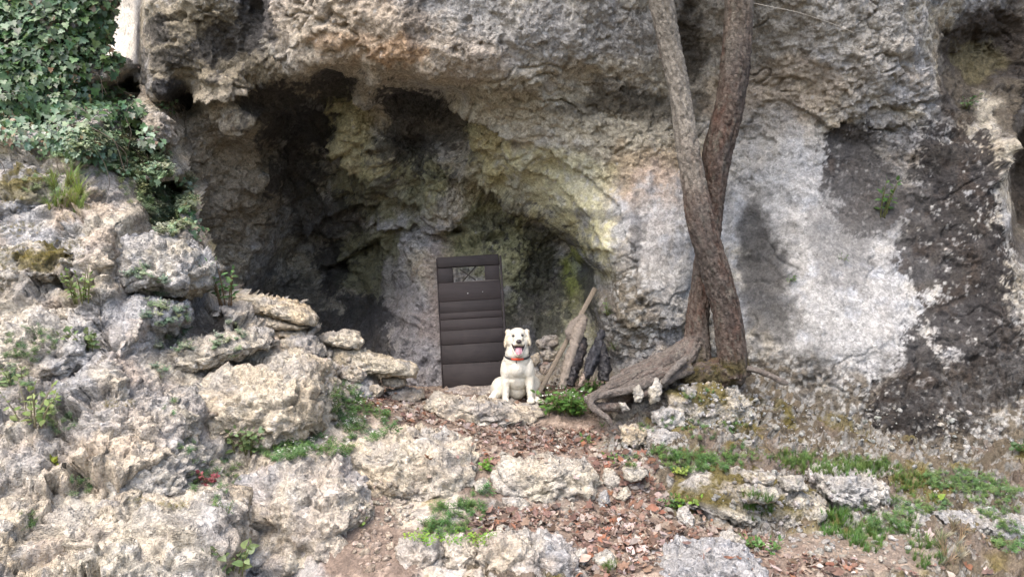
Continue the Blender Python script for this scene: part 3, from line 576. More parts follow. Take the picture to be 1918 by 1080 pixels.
# ------------------------------------------------------------------ loose rocks
_ico = {}
def ico(s):
    if s not in _ico:
        bm = bmesh.new(); bmesh.ops.create_icosphere(bm, subdivisions=s, radius=1)
        bm.verts.ensure_lookup_table()
        _ico[s] = (np.array([v.co[:] for v in bm.verts], np.float32), np.array([[v.index for v in f.verts] for f in bm.faces], np.int32)); bm.free()
    return _ico[s]
nrock = 0; ROCKS = []
def rock(name, label, outline, Y, depth, cat='rock', sub=5, lean=.25, power=3.0, warm=.2, tint=None, tk=.6, rough=1.0, moss=0.0, group=None, dark=0.0):
    """a stone whose front outline follows the one seen, with its own thickness and rough broken relief"""
    global nrock; nrock += 1; sd_ = nrock*5
    W = np.array([at(a, b, Y) for a, b in outline]); c = W.mean(0); o2 = W[:, [0, 2]]-c[[0, 2]]
    th = np.linspace(-math.pi, math.pi, 181); rad = np.zeros(181)
    for k, t in enumerate(th):
        d = np.array([math.cos(t), math.sin(t)]); best = 0.02
        for i in range(len(o2)):
            a_, b_ = o2[i], o2[(i+1) % len(o2)]; e = b_-a_
            den = d[0]*e[1]-d[1]*e[0]
            if abs(den) < 1e-12: continue
            tt = (a_[0]*e[1]-a_[1]*e[0])/den; uu = (a_[0]*d[1]-a_[1]*d[0])/den
            if tt > 0 and -1e-6 <= uu <= 1+1e-6: best = max(best, tt)
        rad[k] = best
    rad[-1] = rad[0]
    ker = np.array([1, 2, 1])/4
    r2 = np.convolve(np.concatenate([rad[-4:-1], rad, rad[1:4]]), ker, 'same')[3:-3]
    D, T = ico(sub)
    s = np.sqrt(D[:, 0]**2+D[:, 2]**2); t = np.arctan2(D[:, 2], D[:, 0]); c_ = D[:, 1]
    k = 1/(s**power+np.abs(c_)**power)**(1/power)
    r = np.interp(t, th, r2)
    Pn = np.stack([r*s*k*np.cos(t), depth*c_*k, r*s*k*np.sin(t)], 1)
    Pn[:, 1] += lean*Pn[:, 2]
    Pw = (Pn+c+np.array([0, depth*.55, 0])).astype(np.float32)
    nn = mesh_normals(Pw, T)
    if ((nn*(Pn)).sum(1)).mean() < 0: nn = -nn; T = T[:, ::-1]
    size = float(np.median(r2))
    A = min(size, .35)
    wv = np.stack([fbm(Pw*6, 3, sd_+8), fbm(Pw*6, 3, sd_+9), fbm(Pw*6, 3, sd_+10)], 1)
    f1, f2, fc = worley(Pw/(size*.62)*np.float32([1, 1, 1.35])+sd_+.35*wv, 7); g1, _ = chips(Pw/(size*.55)*np.float32([1, 1, 1.3])+sd_+.3*wv, 17); g2_, _ = chips(Pw*np.float32([9, 9, 12])+.3*wv, 18); g3_, _ = chips(Pw*24+.3*wv, 19)
    sm_ = min(1, A/.16)
    dd = .10*A*fbm(Pw/(size*1.1), 3, sd_)+.22*A*g1+.05*A*(ss(0, .2, f2-f1)-.8)+rough*sm_*(.022*g2_+.010*g3_+.012*fbm(Pw*8, 5, sd_+1, .55)+.004*fbm(Pw*27, 3, sd_+2, .6)-.03*ss(.27, .45, fbm(Pw*9, 3, sd_+5)))
    dd -= .030*ss(.045, .0, np.abs(fbm(Pw*np.float32([2.2, 2.2, 3.0]), 4, sd_+11)))*sm_
    strt = fbm(Pw*np.float32([2.5, 2.5, 14]), 3, sd_+3); dd += .010*strt*rough*min(1, A/.12)
    Pw2 = Pw+nn*dd[:, None].astype(np.float32)
    cc_ = rock_colour(Pw, sd_ % 40, warm)
    if tint is not None: cc_ = mixc(cc_, tint, np.clip(.5+fbm(Pw*3, 3, sd_+4), 0, 1)*tk)
    if dark: cc_ = cc_*(1-dark)
    up = ss(.45, .85, nn[:, 2]); gt = ss(-.1, .35, fbm(Pw*4, 4, sd_+6))
    cc_ = mixc(cc_, (.30, .29, .275), up*gt*.55)
    if moss: cc_ = mixc(cc_, MOSS, ss(.75-moss, 1.0-moss, .5+fbm(Pw*3.5, 4, sd_+7))*ss(.1, .6, nn[:, 2])*.9)
    o = put(name, Pw2, T, M_ROCK, col=cc_)
    tag(o, label, cat, group); casters.append((Pw2, T)); ROCKS.append(o)
    return o
SLABS = 'loose stones stacked along the top of the left bank'
rock('slab_stone', 'long tan flat slab topping the stone stack on the left bank', [(424,548),(470,553),(520,560),(560,572),(588,592),(587,606),(575,610),(540,602),(500,592),(460,586),(430,568)], 6.6, .20, 'stone', warm=.5, tint=(.50,.37,.21), group=SLABS)
rock('slab_stone', 'thin pale slab directly under the long topmost tan slab', [(458,586),(500,592),(540,604),(578,613),(560,619),(520,618),(480,609)], 6.6, .18, 'stone', sub=5, warm=.4, tint=(.50,.38,.25), group=SLABS)
rock('stone', 'small tan block wedged below the thin pale slab of the stack', [(508,618),(550,616),(577,622),(572,636),(540,638),(512,634)], 6.62, .12, 'stone', sub=4, warm=.4, tint=TAN, group=SLABS)
rock('stone', 'grey brown angular block at the base of the stone stack', [(515,645),(545,632),(580,634),(600,655),(598,675),(575,684),(540,676),(520,660)], 6.5, .18, 'stone', sub=5, warm=0., tint=(.30,.26,.21), group=SLABS)
rock('stone', 'smooth pale rounded stone lying on the end of the long sloping slab', [(586,632),(610,624),(640,619),(668,621),(678,640),(672,655),(645,651),(610,645),(590,642)], 6.85, .13, 'stone', sub=5, warm=.4, tint=(.52,.42,.31), rough=.6, group=SLABS)
rock('slab_stone', 'long sloping cream slab leading from the stack down to the door', [(598,650),(640,651),(700,664),(760,680),(783,694),(776,708),(740,705),(690,702),(640,692),(604,674)], 6.85, .18, 'stone', warm=.5, tint=(.52,.42,.27), group=SLABS)
rock('stone', 'squat pinkish stone under the upper end of the sloping slab', [(578,684),(612,676),(630,688),(626,706),(596,708),(580,698)], 6.48, .13, 'stone', sub=4, warm=.2, tint=PINK, group=SLABS)
rock('stone', 'layered pinkish stone under the middle of the sloping slab', [(628,690),(655,684),(680,694),(684,712),(664,720),(634,714)], 6.7, .13, 'stone', sub=5, warm=.2, tint=PINK, group=SLABS)
rock('stone', 'small white stone below the lower end of the sloping slab', [(712,708),(735,704),(758,710),(762,720),(748,727),(718,722)], 6.95, .09, 'stone', sub=4, warm=.3, tint=WHITE, group=SLABS)
rock('stone', 'flat pinkish stone among dead leaves left of the door foot', [(720,733),(755,727),(790,732),(797,745),(785,754),(735,754)], 7.0, .12, 'stone', sub=4, warm=.3, tint=PINK, group=SLABS)
rock('stone', 'low stone between white flowering weeds and the sloping slab', [(665,722),(700,720),(718,730),(712,745),(680,748),(664,736)], 6.75, .12, 'stone', sub=4, warm=.3, tint=(.46,.38,.29), group=SLABS)
rock('slab_stone', 'broad cream step slab at the feet of the white dog', [(786,758),(812,744),(860,749),(930,757),(1000,764),(1019,772),(1014,792),(985,800),(930,806),(870,808),(822,801),(800,782)], 6.8, .28, 'stone', sub=6, lean=.15, warm=.4, tint=(.53,.43,.31), rough=.8)
rock('boulder', 'big cream step stone with a flat front across the leafy path', [(918,895),(945,874),(1010,868),(1095,875),(1124,893),(1124,925),(1100,947),(1050,958),(990,947),(930,930)], 5.5, .26, sub=6, lean=.2, warm=.3, tint=(.54,.47,.37), power=3.5)
rock('stone', 'rounded grey cream stone beside the right end of the step stone', [(1128,888),(1152,881),(1166,898),(1162,925),(1142,934),(1130,912)], 5.6, .10, 'stone', sub=4, tint=(.5,.45,.37))
rock('stone', 'small upright stone in the gap right below the step stone', [(1122,930),(1138,920),(1144,940),(1132,958),(1120,954)], 5.4, .06, 'stone', sub=4, tint=GREY)
rock('stone', 'flat stone at the dark crack above the path right of the step', [(1168,880),(1212,878),(1218,893),(1190,901),(1170,898)], 5.5, .10, 'stone', sub=4, tint=(.5,.46,.39))
rock('stone', 'pale stone tilted among leaves left of the mossy ledge', [(1152,932),(1176,913),(1184,925),(1168,942)], 5.45, .06, 'stone', sub=4, tint=WHITE)
rock('stone', 'small pale stone at the left end of the step stone', [(886,906),(906,898),(918,912),(912,932),(893,936)], 5.45, .09, 'stone', sub=4, tint=WHITE)
rock('stone', 'flat white stone tucked under the lower left of the step stone', [(940,938),(970,935),(992,945),(985,957),(950,955)], 5.3, .09, 'stone', sub=4, tint=WHITE)
rock('boulder', 'wide rough cream boulder in the centre left of the step stone', [(612,845),(640,834),(700,830),(740,820),(800,825),(860,840),(893,866),(899,902),(880,926),(820,942),(750,946),(690,938),(650,905),(620,872)], 5.55, .42, sub=6, lean=.45, warm=.35, tint=(.53,.44,.32))
rock('boulder', 'large grey topped boulder at the bottom left of centre', [(437,912),(480,886),(550,872),(610,890),(655,935),(677,970),(674,1030),(640,1065),(580,1095),(500,1095),(450,1055),(438,990)], 4.95, .42, sub=6, lean=.4, warm=.05, tint=(.47,.39,.32))
rock('boulder', 'big ochre faced block in the left bank above the nettles', [(328,722),(350,702),(420,692),(520,672),(580,690),(607,740),(614,790),(590,812),(540,832),(470,842),(390,832),(338,802)], 5.7, .5, sub=6, lean=.4, warm=.35, tint=(.50,.41,.29))
rock('boulder', 'grey cream bulging boulder with moss tuft in the left bank', [(137,768),(170,748),(250,758),(320,788),(336,830),(326,868),(270,874),(210,878),(150,866),(139,810)], 4.9, .38, sub=6, lean=.3, warm=0., tint=(.46,.40,.34))
rock('boulder', 'grey pitted boulder below the moss tufted one in the left bank', [(150,895),(230,872),(330,850),(352,880),(350,930),(280,945),(200,945),(155,930)], 4.75, .32, sub=6, lean=.4, warm=-.2, tint=GREY)
rock('boulder', 'broken cream rock mass filling the lower left corner of the bank', [(-80,960),(60,945),(180,940),(300,948),(425,962),(434,1020),(424,1110),(180,1130),(-80,1130)], 4.4, .4, sub=6, lean=.4, warm=.3, tint=(.52,.43,.33))
rock('boulder', 'blue grey outcrop with ochre patch high on the left bank', [(165,448),(210,430),(290,440),(345,468),(372,505),(362,540),(300,550),(240,545),(180,525)], 6.0, .42, sub=6, lean=.5, warm=-.3, tint=(.37,.37,.38))
rock('boulder', 'tan knobbly rock at the bank edge below the leafy sapling', [(318,505),(350,492),(370,512),(372,545),(350,560),(322,548)], 6.2, .2, sub=5, warm=.3, tint=(.45,.37,.26))
rock('boulder', 'rounded brownish rock at the upper bank edge beside the cave', [(262,215),(285,204),(308,218),(315,250),(310,268),(285,262),(265,245)], 6.9, .2, sub=5, warm=.1, tint=(.38,.30,.20), rough=.7)
rock('boulder', 'grey ledge rock in the middle of the left bank', [(190,560),(250,552),(320,570),(335,600),(310,625),(240,632),(195,610)], 5.75, .3, sub=5, lean=.4, warm=-.2, tint=GREY)
rock('boulder', 'pitted rock at the bank edge under trailing ivy', [(315,425),(345,420),(362,450),(360,480),(330,478)], 6.5, .2, sub=5, warm=.2, tint=(.45,.36,.25))
rock('boulder', 'mossy grey rock at the far left under the ivy', [(-60,330),(40,300),(90,330),(100,390),(60,430),(-60,440)], 6.3, .4, sub=6, lean=.5, warm=-.1, moss=.35, tint=GREY)
rock('boulder', 'moss capped rock at the far left edge', [(-60,470),(40,445),(130,470),(140,520),(60,545),(-60,545)], 5.8, .4, sub=6, lean=.5, warm=0., moss=.35, tint=(.42,.40,.36))
rock('boulder', 'broad cream rock face at the left edge below the moss capped rock', [(-80,600),(60,585),(160,600),(190,660),(150,710),(-80,720)], 5.35, .4, sub=6, lean=.5, warm=.1, tint=(.46,.42,.36))
rock('boulder', 'pale rock shelf between the ledge rock and the ochre block', [(230,650),(330,640),(460,620),(500,650),(420,685),(320,705),(240,700)], 5.9, .4, sub=6, lean=.5, warm=.1, tint=(.48,.43,.36))
FRONT = 'stones along the bottom edge of the path'
rock('stone', 'cream stone at bottom centre left of a smaller pale one', [(738,1032),(770,1015),(815,1019),(833,1045),(826,1072),(780,1084),(745,1072)], 4.65, .13, 'stone', sub=5, tint=(.55,.46,.36), group=FRONT)
rock('stone', 'pale rounded stone between the cream stone and wide flat rock', [(832,1022),(862,1010),(890,1028),(897,1058),(872,1074),(836,1062)], 4.65, .11, 'stone', sub=5, tint=(.58,.51,.42), group=FRONT)
rock('boulder', 'wide flat cream rock at the bottom centre edge', [(893,1034),(930,1017),(1000,1020),(1060,1030),(1084,1060),(1080,1110),(950,1115),(900,1080)], 4.55, .25, sub=6, tint=(.50,.43,.37), warm=.1)
rock('stone', 'small upright pale stone right of the wide flat rock', [(1078,1034),(1098,1029),(1106,1048),(1090,1062),(1078,1055)], 4.6, .05, 'stone', sub=4, tint=WHITE, group=FRONT)
rock('stone', 'grey white stone behind the grass at the bottom edge', [(1112,1048),(1146,1035),(1156,1060),(1130,1080),(1114,1070)], 4.6, .07, 'stone', sub=4, tint=(.46,.44,.4), group=FRONT)
rock('boulder', 'flat blue grey rock at the bottom edge right of centre', [(1236,1070),(1270,1050),(1340,1044),(1410,1050),(1444,1072),(1444,1120),(1236,1120)], 4.5, .28, sub=6, warm=-.4, tint=(.36,.36,.37))
rock('stone', 'tan stone at the top of the flat brown stones at bottom centre', [(865,1085),(900,1070),(925,1090),(900,1115)], 4.45, .08, 'stone', sub=4, tint=TAN, group=FRONT)
rock('boulder', 'pale jutting block with undercut edge on the right terrace', [(1540,896),(1572,889),(1612,890),(1655,899),(1671,920),(1664,946),(1620,957),(1572,951),(1546,928)], 5.45, .24, sub=6, warm=-.1, tint=(.50,.48,.45), power=3.5)
rock('boulder', 'mossy undercut ledge of layered stone right of the path', [(1243,935),(1300,902),(1400,900),(1500,915),(1562,935),(1562,975),(1480,992),(1380,984),(1310,966)], 5.42, .4, sub=6, lean=.4, warm=-.1, moss=.42, tint=(.36,.34,.30))
rock('slab_stone', 'thin grey slab lying on top of the mossy ledge', [(1392,892),(1430,888),(1456,894),(1450,908),(1410,910)], 5.28, .10, 'stone', sub=4, tint=(.48,.47,.44))
rock('slab_stone', 'pale layered slab in the face of the mossy ledge', [(1388,918),(1430,912),(1460,918),(1458,938),(1420,943),(1392,938)], 5.17, .12, 'stone', sub=5, tint=(.50,.48,.45))
rock('stone', 'square pale stone beside the jutting terrace block', [(1464,898),(1508,896),(1512,918),(1470,920)], 5.35, .10, 'stone', sub=4, tint=WHITE)
rock('stone', 'orange tan stone at the edge of the terrace above the path', [(1163,802),(1190,797),(1211,808),(1210,830),(1190,840),(1168,832)], 6.15, .12, 'stone', sub=5, warm=.5, tint=(.48,.36,.2))
rock('stone', 'grey oblong stone next to the orange tan one on the terrace edge', [(1210,812),(1245,808),(1282,816),(1286,838),(1250,846),(1214,840)], 6.12, .12, 'stone', sub=5, warm=-.2, tint=GREY)
rock('stone', 'pale squarish stone set in the slope under the tree roots', [(1224,776),(1255,767),(1284,772),(1288,798),(1258,808),(1230,802)], 6.35, .12, 'stone', sub=5, tint=(.48,.46,.42))
rock('stone', 'white standing stone between the roots left of the tree base', [(1213,722),(1232,709),(1242,722),(1236,748),(1218,757)], 6.47, .06, 'stone', sub=4, tint=(.44,.43,.40), tk=.9)
rock('stone', 'small white stone at the end of the curled root', [(1187,730),(1199,722),(1206,738),(1200,754),(1189,752)], 6.34, .05, 'stone', sub=4, tint=(.44,.43,.40), tk=.9)
rock('stone', 'narrow white stone lying among the curled roots', [(1158,752),(1172,756),(1180,768),(1166,770)], 6.34, .04, 'stone', sub=4, tint=(.44,.43,.40), tk=.9)
rock('boulder', 'brown earthy rock slope running under the spread roots of the tree', [(1288,650),(1312,690),(1300,716),(1240,728),(1180,752),(1125,770),(1104,756),(1150,716),(1230,672)], 6.82, .26, sub=6, lean=.6, warm=0., tint=(.25,.20,.165), tk=1.2, dark=.25)
rock('boulder', 'dark earth bank with embedded stones under the curled roots', [(1115,772),(1180,748),(1250,722),(1290,735),(1275,775),(1200,800),(1140,800)], 6.72, .28, sub=6, lean=.5, warm=0., tint=(.16,.12,.09), tk=1.2, dark=.15)
rock('boulder', 'lichen speckled outcrop directly below the tree base', [(1250,740),(1310,718),(1390,722),(1420,755),(1410,800),(1340,815),(1270,800)], 6.5, .3, sub=6, lean=.4, warm=-.1, moss=.32, tint=(.44,.43,.40))
rock('boulder', 'rubbly low rock at the right edge of the lower terrace', [(1772,975),(1820,968),(1862,985),(1872,1012),(1830,1018),(1785,1002)], 5.15, .18, sub=5, warm=-.2, tint=GREY)
rock('stone', 'flat white stone on the earth above the rubbly low rock', [(1812,958),(1835,952),(1855,960),(1845,970),(1818,968)], 5.35, .05, 'stone', sub=4, tint=WHITE)
rock('boulder', 'craggy grey rock below the jutting block on the right', [(1670,965),(1710,950),(1745,962),(1752,985),(1715,1000),(1680,990)], 5.3, .18, sub=5, warm=-.2, tint=(.42,.41,.38))
rock('boulder', 'lichen spotted rock at the far right edge of the terrace', [(1850,990),(1900,975),(1960,985),(1960,1030),(1890,1030)], 5.0, .2, sub=5, warm=-.2, tint=GREY)
rock('stone', 'grey stone at the foot of the mossy ledge near the leaves', [(1270,960),(1290,952),(1302,970),(1296,990),(1276,986)], 5.2, .07, 'stone', sub=4, tint=(.45,.44,.42))
rock('stone', 'pale stone lying on leaves below the mossy ledge', [(1352,1005),(1375,998),(1392,1010),(1385,1030),(1358,1028)], 4.95, .07, 'stone', sub=4, tint=(.48,.46,.44))
BACK = 'stones heaped behind the dog in the cave'
rock('stone', 'flat pinkish stone topmost of the heap behind the dog', [(1003,640),(1022,628),(1045,630),(1050,645),(1030,656),(1008,652)], 7.6, .12, 'stone', sub=4, warm=.2, tint=(.36,.29,.23), group=BACK)
rock('stone', 'rusty orange stone in the heap behind the dog', [(1012,660),(1030,652),(1046,660),(1042,676),(1020,678)], 7.55, .09, 'stone', sub=4, warm=.5, tint=(.38,.23,.12), group=BACK)
rock('stone', 'pale stone in the heap right against the dog shoulder', [(995,668),(1008,662),(1014,678),(1004,688),(995,684)], 7.5, .07, 'stone', sub=4, tint=(.42,.36,.3), group=BACK)
rock('stone', 'reddish brown stone low in the heap behind the dog', [(1010,686),(1026,676),(1034,688),(1026,702),(1012,700)], 7.5, .07, 'stone', sub=4, tint=(.33,.21,.15), group=BACK)
rock('stone', 'grey stone lowest of the heap behind the leaning plank', [(1000,706),(1014,700),(1026,708),(1022,722),(1002,722)], 7.45, .07, 'stone', sub=4, tint=(.40,.37,.33), group=BACK)
rock('slab_stone', 'flat pinkish stone under the bottom edge of the dark door', [(826,733),(860,727),(900,727),(945,724),(950,744),(900,752),(840,752)], 7.65, .2, 'stone', sub=5, warm=.2, tint=(.40,.32,.27), rough=.6)
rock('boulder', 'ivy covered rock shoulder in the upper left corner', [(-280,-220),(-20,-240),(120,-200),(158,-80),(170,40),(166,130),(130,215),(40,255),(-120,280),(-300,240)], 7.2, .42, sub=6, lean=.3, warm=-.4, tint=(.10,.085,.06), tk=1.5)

#STAGE2
def spline(P, n):
    P = np.asarray(P, float); m = len(P); t = np.linspace(0, m-1, n); i = np.clip(t.astype(int), 0, m-2); f = (t-i)[:, None]
    g = lambda k: P[np.clip(k, 0, m-1)]
    a, b, c, d = g(i-1), g(i), g(i+1), g(i+2)
    return .5*((2*b)+(-a+c)*f+(2*a-5*b+4*c-d)*f**2+(-a+3*b-3*c+d)*f**3)
def tube(P, rad, n=40, sides=12, flat=1.0):
    """tube along a smooth line; returns vertices, quads, angle and length coordinates, outward directions"""
    C = spline(P, n); r = spline(np.asarray(rad, float)[:, None], n)[:, 0]
    T = np.gradient(C, axis=0); T /= np.linalg.norm(T, axis=1)[:, None]
    up = np.array([0, -1, .2]) if abs(T[0, 1]) < .8 else np.array([0, 0, 1.])
    A = np.cross(T, up); A /= np.linalg.norm(A, axis=1)[:, None]; B = np.cross(A, T)
    th = np.linspace(0, 2*math.pi, sides, endpoint=False)
    D = A[:, None]*np.cos(th)[None, :, None]+B[:, None]*np.sin(th)[None, :, None]*flat
    V = C[:, None]+D*r[:, None, None]
    L = np.concatenate([[0], np.cumsum(np.linalg.norm(np.diff(C, axis=0), axis=1))])
    i = np.arange(n*sides).reshape(n, sides); j = np.roll(i, -1, 1)
    Fc = np.stack([i[:-1].ravel(), j[:-1].ravel(), j[1:].ravel(), i[1:].ravel()], 1)
    V = np.concatenate([V.reshape(-1, 3), C[:1], C[-1:]]); k = n*sides
    caps = [[k, j[0, a], i[0, a], k] for a in range(sides)]+[[k+1, i[-1, a], j[-1, a], k+1] for a in range(sides)]
    tri = np.concatenate([Fc[:, [0, 1, 2]], Fc[:, [0, 2, 3]], np.array(caps)[:, :3]])
    TH = np.concatenate([np.tile(th, n), [0, 0]]); LL = np.concatenate([np.repeat(L, sides), [0, L[-1]]])
    DD = np.concatenate([D.reshape(-1, 3), -T[:1], T[-1:]])
    return V, tri, TH, LL, DD

# ------------------------------------------------------------------ the twin stemmed tree
ROCKP = (.30, .28, .25)
tree = thing('tree', 'bare twin stemmed tree with crossing reddish trunks standing before the cliff', 'tree', at(1335, 712, 6.75))
def bark(name, pts, sides=56, n=240, pale=None, seed=0, mossz=None, rough=1.0, grey=0.0):
    P = [at(a, b, Y) for a, b, Y, r in pts]; rad = [r*Y/F for a, b, Y, r in pts]
    V, T, TH, L, D = tube(P, rad, n, sides)
    rr = np.mean(rad)
    q_ = np.stack([np.cos(TH)*rr*1.0, np.sin(TH)*rr*1.0, L*.11], 1).astype(np.float32)
    q2_ = np.stack([np.cos(TH)*rr, np.sin(TH)*rr, L*.3], 1).astype(np.float32)
    rid = 1-2*np.abs(fbm(q_*42+.3*fbm(q2_*20, 2, seed)[:, None], 4, seed+1))
    b2 = fbm(q2_*60, 4, seed+2, .6); lump = fbm(q2_*7, 3, seed+3)
    pl, pid = chips(np.stack([np.cos(TH)*rr, np.sin(TH)*rr, L*.30], 1)*46, seed+4)
    dd = rough*(.013*rid+.008*b2+.006*pl)+.15*rr*lump
    V = V+D*dd[:, None]
    c = np.tile(np.float32([.068, .044, .034]), (len(V), 1))
    c = mixc(c, (.125, .100, .082), ss(-.1, .6, rid*.6+.5*b2+.6*pl)*.8)
    c = mixc(c, (.020, .014, .012), ss(.0, .4, -rid*.7+.5*b2-.5*pl)*.75)
    c = mixc(c, (.105, .050, .034), ss(.05, .4, fbm(q2_*9, 3, seed+5))*.4)
    c = mixc(c, (.13, .125, .10), ss(.2, .35, fbm(q2_*26, 3, seed+12, .7))*.5)
    c = mixc(c, (.095, .086, .078), ss(.1, .45, fbm(q2_*6, 4, seed+11))*.5)
    if grey: c = mixc(c, (.175, .158, .14), np.clip(grey*(.7+.6*b2), 0, 1))
    if pale is not None:
        z0, z1 = pale
        m = ss(z0, z1, V[:, 2]+.5*fbm(q2_*6, 3, seed+6))*ss(-.6, .0, .45*np.cos(TH-.6)+.6*fbm(q2_*5, 3, seed+7)+.35)
        c = mixc(c, (.27, .245, .205), m*.9)
    if mossz is not None:
        c = mixc(c, (.060, .050, .020), ss(mossz+.12, mossz-.08, V[:, 2]+.15*fbm(V*9, 3, seed+8))*ss(-.2, .35, fbm(V*7, 3, seed+9)+.1)*.9)
    o = put(name, V, T, M_BARK, tree, col=c); casters.append((V.astype(np.float32), T))
    return o
bark('trunk', [(1374,704,6.70,27),(1369,640,6.68,25),(1360,580,6.64,24),(1344,520,6.60,24),(1325,460,6.56,24),(1310,400,6.54,24),(1299,340,6.53,20),(1287,270,6.50,19),(1277,200,6.46,18),(1264,130,6.40,18.5),(1250,60,6.32,18.5),(1238,0,6.23,18.5),(1215,-120,6.05,17),(1185,-300,5.8,16),(1165,-520,5.5,14),(1170,-760,5.2,10)], pale=(2.2, 3.0), seed=201, mossz=.95)
bark('trunk', [(1306,704,6.80,28),(1305,650,6.82,22),(1308,590,6.83,18),(1318,520,6.80,18),(1329,440,6.76,19),(1335,370,6.72,21),(1342,300,6.66,24),(1356,240,6.60,25),(1371,170,6.55,25),(1380,90,6.48,24),(1384,0,6.38,23.5),(1380,-120,6.2,22),(1395,-300,5.95,20),(1430,-520,5.7,17),(1450,-760,5.4,12)], pale=(3.2, 4.9), seed=221, mossz=.98)
bark('root_flare', [(1278,708,6.68,8),(1300,704,6.70,20),(1340,700,6.72,26),(1372,702,6.68,20),(1392,710,6.62,8)], sides=48, n=70, seed=241, mossz=1.3, rough=2.0)
bark('root', [(1318,600,6.84,9),(1298,646,6.78,14),(1262,670,6.72,13),(1222,690,6.66,11),(1175,712,6.60,9),(1130,735,6.55,7),(1098,752,6.5,5)], sides=32, n=150, seed=251, grey=.6, rough=.9)
bark('root', [(1304,640,6.74,10),(1280,682,6.66,11),(1240,700,6.60,9),(1196,716,6.55,7),(1160,732,6.50,5),(1140,748,6.48,4)], sides=28, n=130, seed=261, grey=.6, rough=.9)
bark('root', [(1222,712,6.52,7),(1180,730,6.44,7),(1140,737,6.40,7),(1114,743,6.37,7),(1107,757,6.34,6),(1122,772,6.30,5.5),(1137,783,6.27,5),(1146,798,6.26,3)], sides=18, n=120, seed=271, grey=.8, rough=.4)
bark('root', [(1100,750,6.46,5),(1122,761,6.43,7.5),(1150,762,6.43,8),(1172,758,6.46,5)], sides=18, n=60, seed=281, grey=.8, rough=.4)
bark('root', [(1290,640,6.80,10),(1250,664,6.76,9),(1205,684,6.72,7),(1165,704,6.68,6),(1132,728,6.62,5),(1100,744,6.56,3)], sides=24, n=110, seed=291, grey=.7, rough=.8)
bark('root', [(1296,690,6.62,8),(1262,706,6.58,7),(1226,726,6.52,6),(1196,744,6.46,4)], sides=20, n=80, seed=295, grey=.7, rough=.7)
bark('root', [(1285,672,6.58,6),(1268,686,6.53,6),(1252,702,6.49,5),(1240,718,6.46,3)], sides=14, n=50, seed=301, grey=.9, rough=.35)
bark('root', [(1240,690,6.60,4),(1212,698,6.58,5),(1190,712,6.55,3.5),(1180,726,6.50,3)], sides=14, n=50, seed=305, grey=.7, rough=.4)
bark('root', [(1386,690,6.66,7),(1410,692,6.62,5),(1440,702,6.56,5),(1462,713,6.52,5.5),(1476,718,6.50,3)], sides=14, n=60, seed=311, grey=.95, rough=.4)
bark('root', [(1372,640,6.74,11),(1388,668,6.72,9),(1400,702,6.66,6)], sides=20, n=50, seed=321, mossz=1.1)

# ------------------------------------------------------------------ rays against the finished rock, to stand things on it
_v, _t, _o = [], [], 0
for Vx, Fx in casters:
    Fx = np.asarray(Fx); _v.append(Vx)
    if Fx.shape[1] == 4: Fx = np.concatenate([Fx[:, [0, 1, 2]], Fx[:, [0, 2, 3]]])
    _t.append(Fx+_o); _o += len(Vx)
tmp = link('ray_target', make_mesh('ray_target', np.concatenate(_v), np.concatenate(_t), None, smooth=False))
bpy.context.view_layer.update()
BVH = BVHTree.FromObject(tmp, bpy.context.evaluated_depsgraph_get())
_m = tmp.data; bpy.data.objects.remove(tmp); bpy.data.meshes.remove(_m)
EYE = Vector((0, 0, CAM_Z)); HIT = [-1]
_cnt = np.cumsum([len(t_) for t_ in _t])
def on_rock(i):
    return int(np.searchsorted(_cnt, i, 'right')) != 1
def cast(px, py):
    d = Vector(((px-959)/F, 1, -(py-540)/F)).normalized()
    l, n, i, ds = BVH.ray_cast(EYE, d, 40); HIT[0] = i if i is not None else -1
    if l is None: return None, None
    if n.dot(d) > 0: n = -n
    return l, n
def drop(x, y, z=2.5):
    l, n, i, ds = BVH.ray_cast(Vector((x, y, z)), Vector((0, 0, -1)), 10)
    if l is not None and n.z < 0: n = -n
    return l, n

# ------------------------------------------------------------------ the dark plank door leaning at the back of the cave
def box(x0, x1, y0, y1, z0, z1, jit=0.0):
    b_ = np.array([[x, y, z] for x in (x0, x1) for y in (y0, y1) for z in (z0, z1)], float)
    if jit: b_ += rng.normal(0, jit, b_.shape)
    f_ = np.array([[0, 1, 3, 2], [4, 6, 7, 5], [0, 4, 5, 1], [2, 3, 7, 6], [0, 2, 6, 4], [1, 5, 7, 3]])
    return b_, f_
def bevel_box(x0, x1, y0, y1, z0, z1, bev=.004, nseg=1, jit=0.0):
    bm = bmesh.new(); b_, f_ = box(x0, x1, y0, y1, z0, z1, jit)
    vv = [bm.verts.new(p_) for p_ in b_]
    for f in f_: bm.faces.new([vv[k] for k in f])
    bmesh.ops.recalc_face_normals(bm, faces=bm.faces[:])
    bmesh.ops.bevel(bm, geom=bm.edges[:], offset=bev, segments=nseg, affect='EDGES')
    bmesh.ops.triangulate(bm, faces=bm.faces[:])
    V = np.array([v.co[:] for v in bm.verts]); T = np.array([[v.index for v in f.verts] for f in bm.faces]); bm.free()
    return V, T
BL, BR, TL = at(830.5, 726, 7.82), at(949, 719, 7.82), at(818, 482, 8.02)
ex = BR-BL; DW = np.linalg.norm(ex); ex /= DW; ez = TL-BL; ez -= ex*(ez@ex)*.25; DH = np.linalg.norm(TL-BL); ez /= np.linalg.norm(ez); ey = np.cross(ez, ex)
door = thing('door', 'dark brown plank door with a small barred window leaning in the cave', 'door', BL)
def door_part(name, V, T, mat=None, col=None):
    mat = mat or M_DOOR
    W = BL+V[:, :1]*ex+V[:, 1:2]*ey+V[:, 2:3]*ez
    return put(name, W, T, mat, door, col=col, smooth=False)
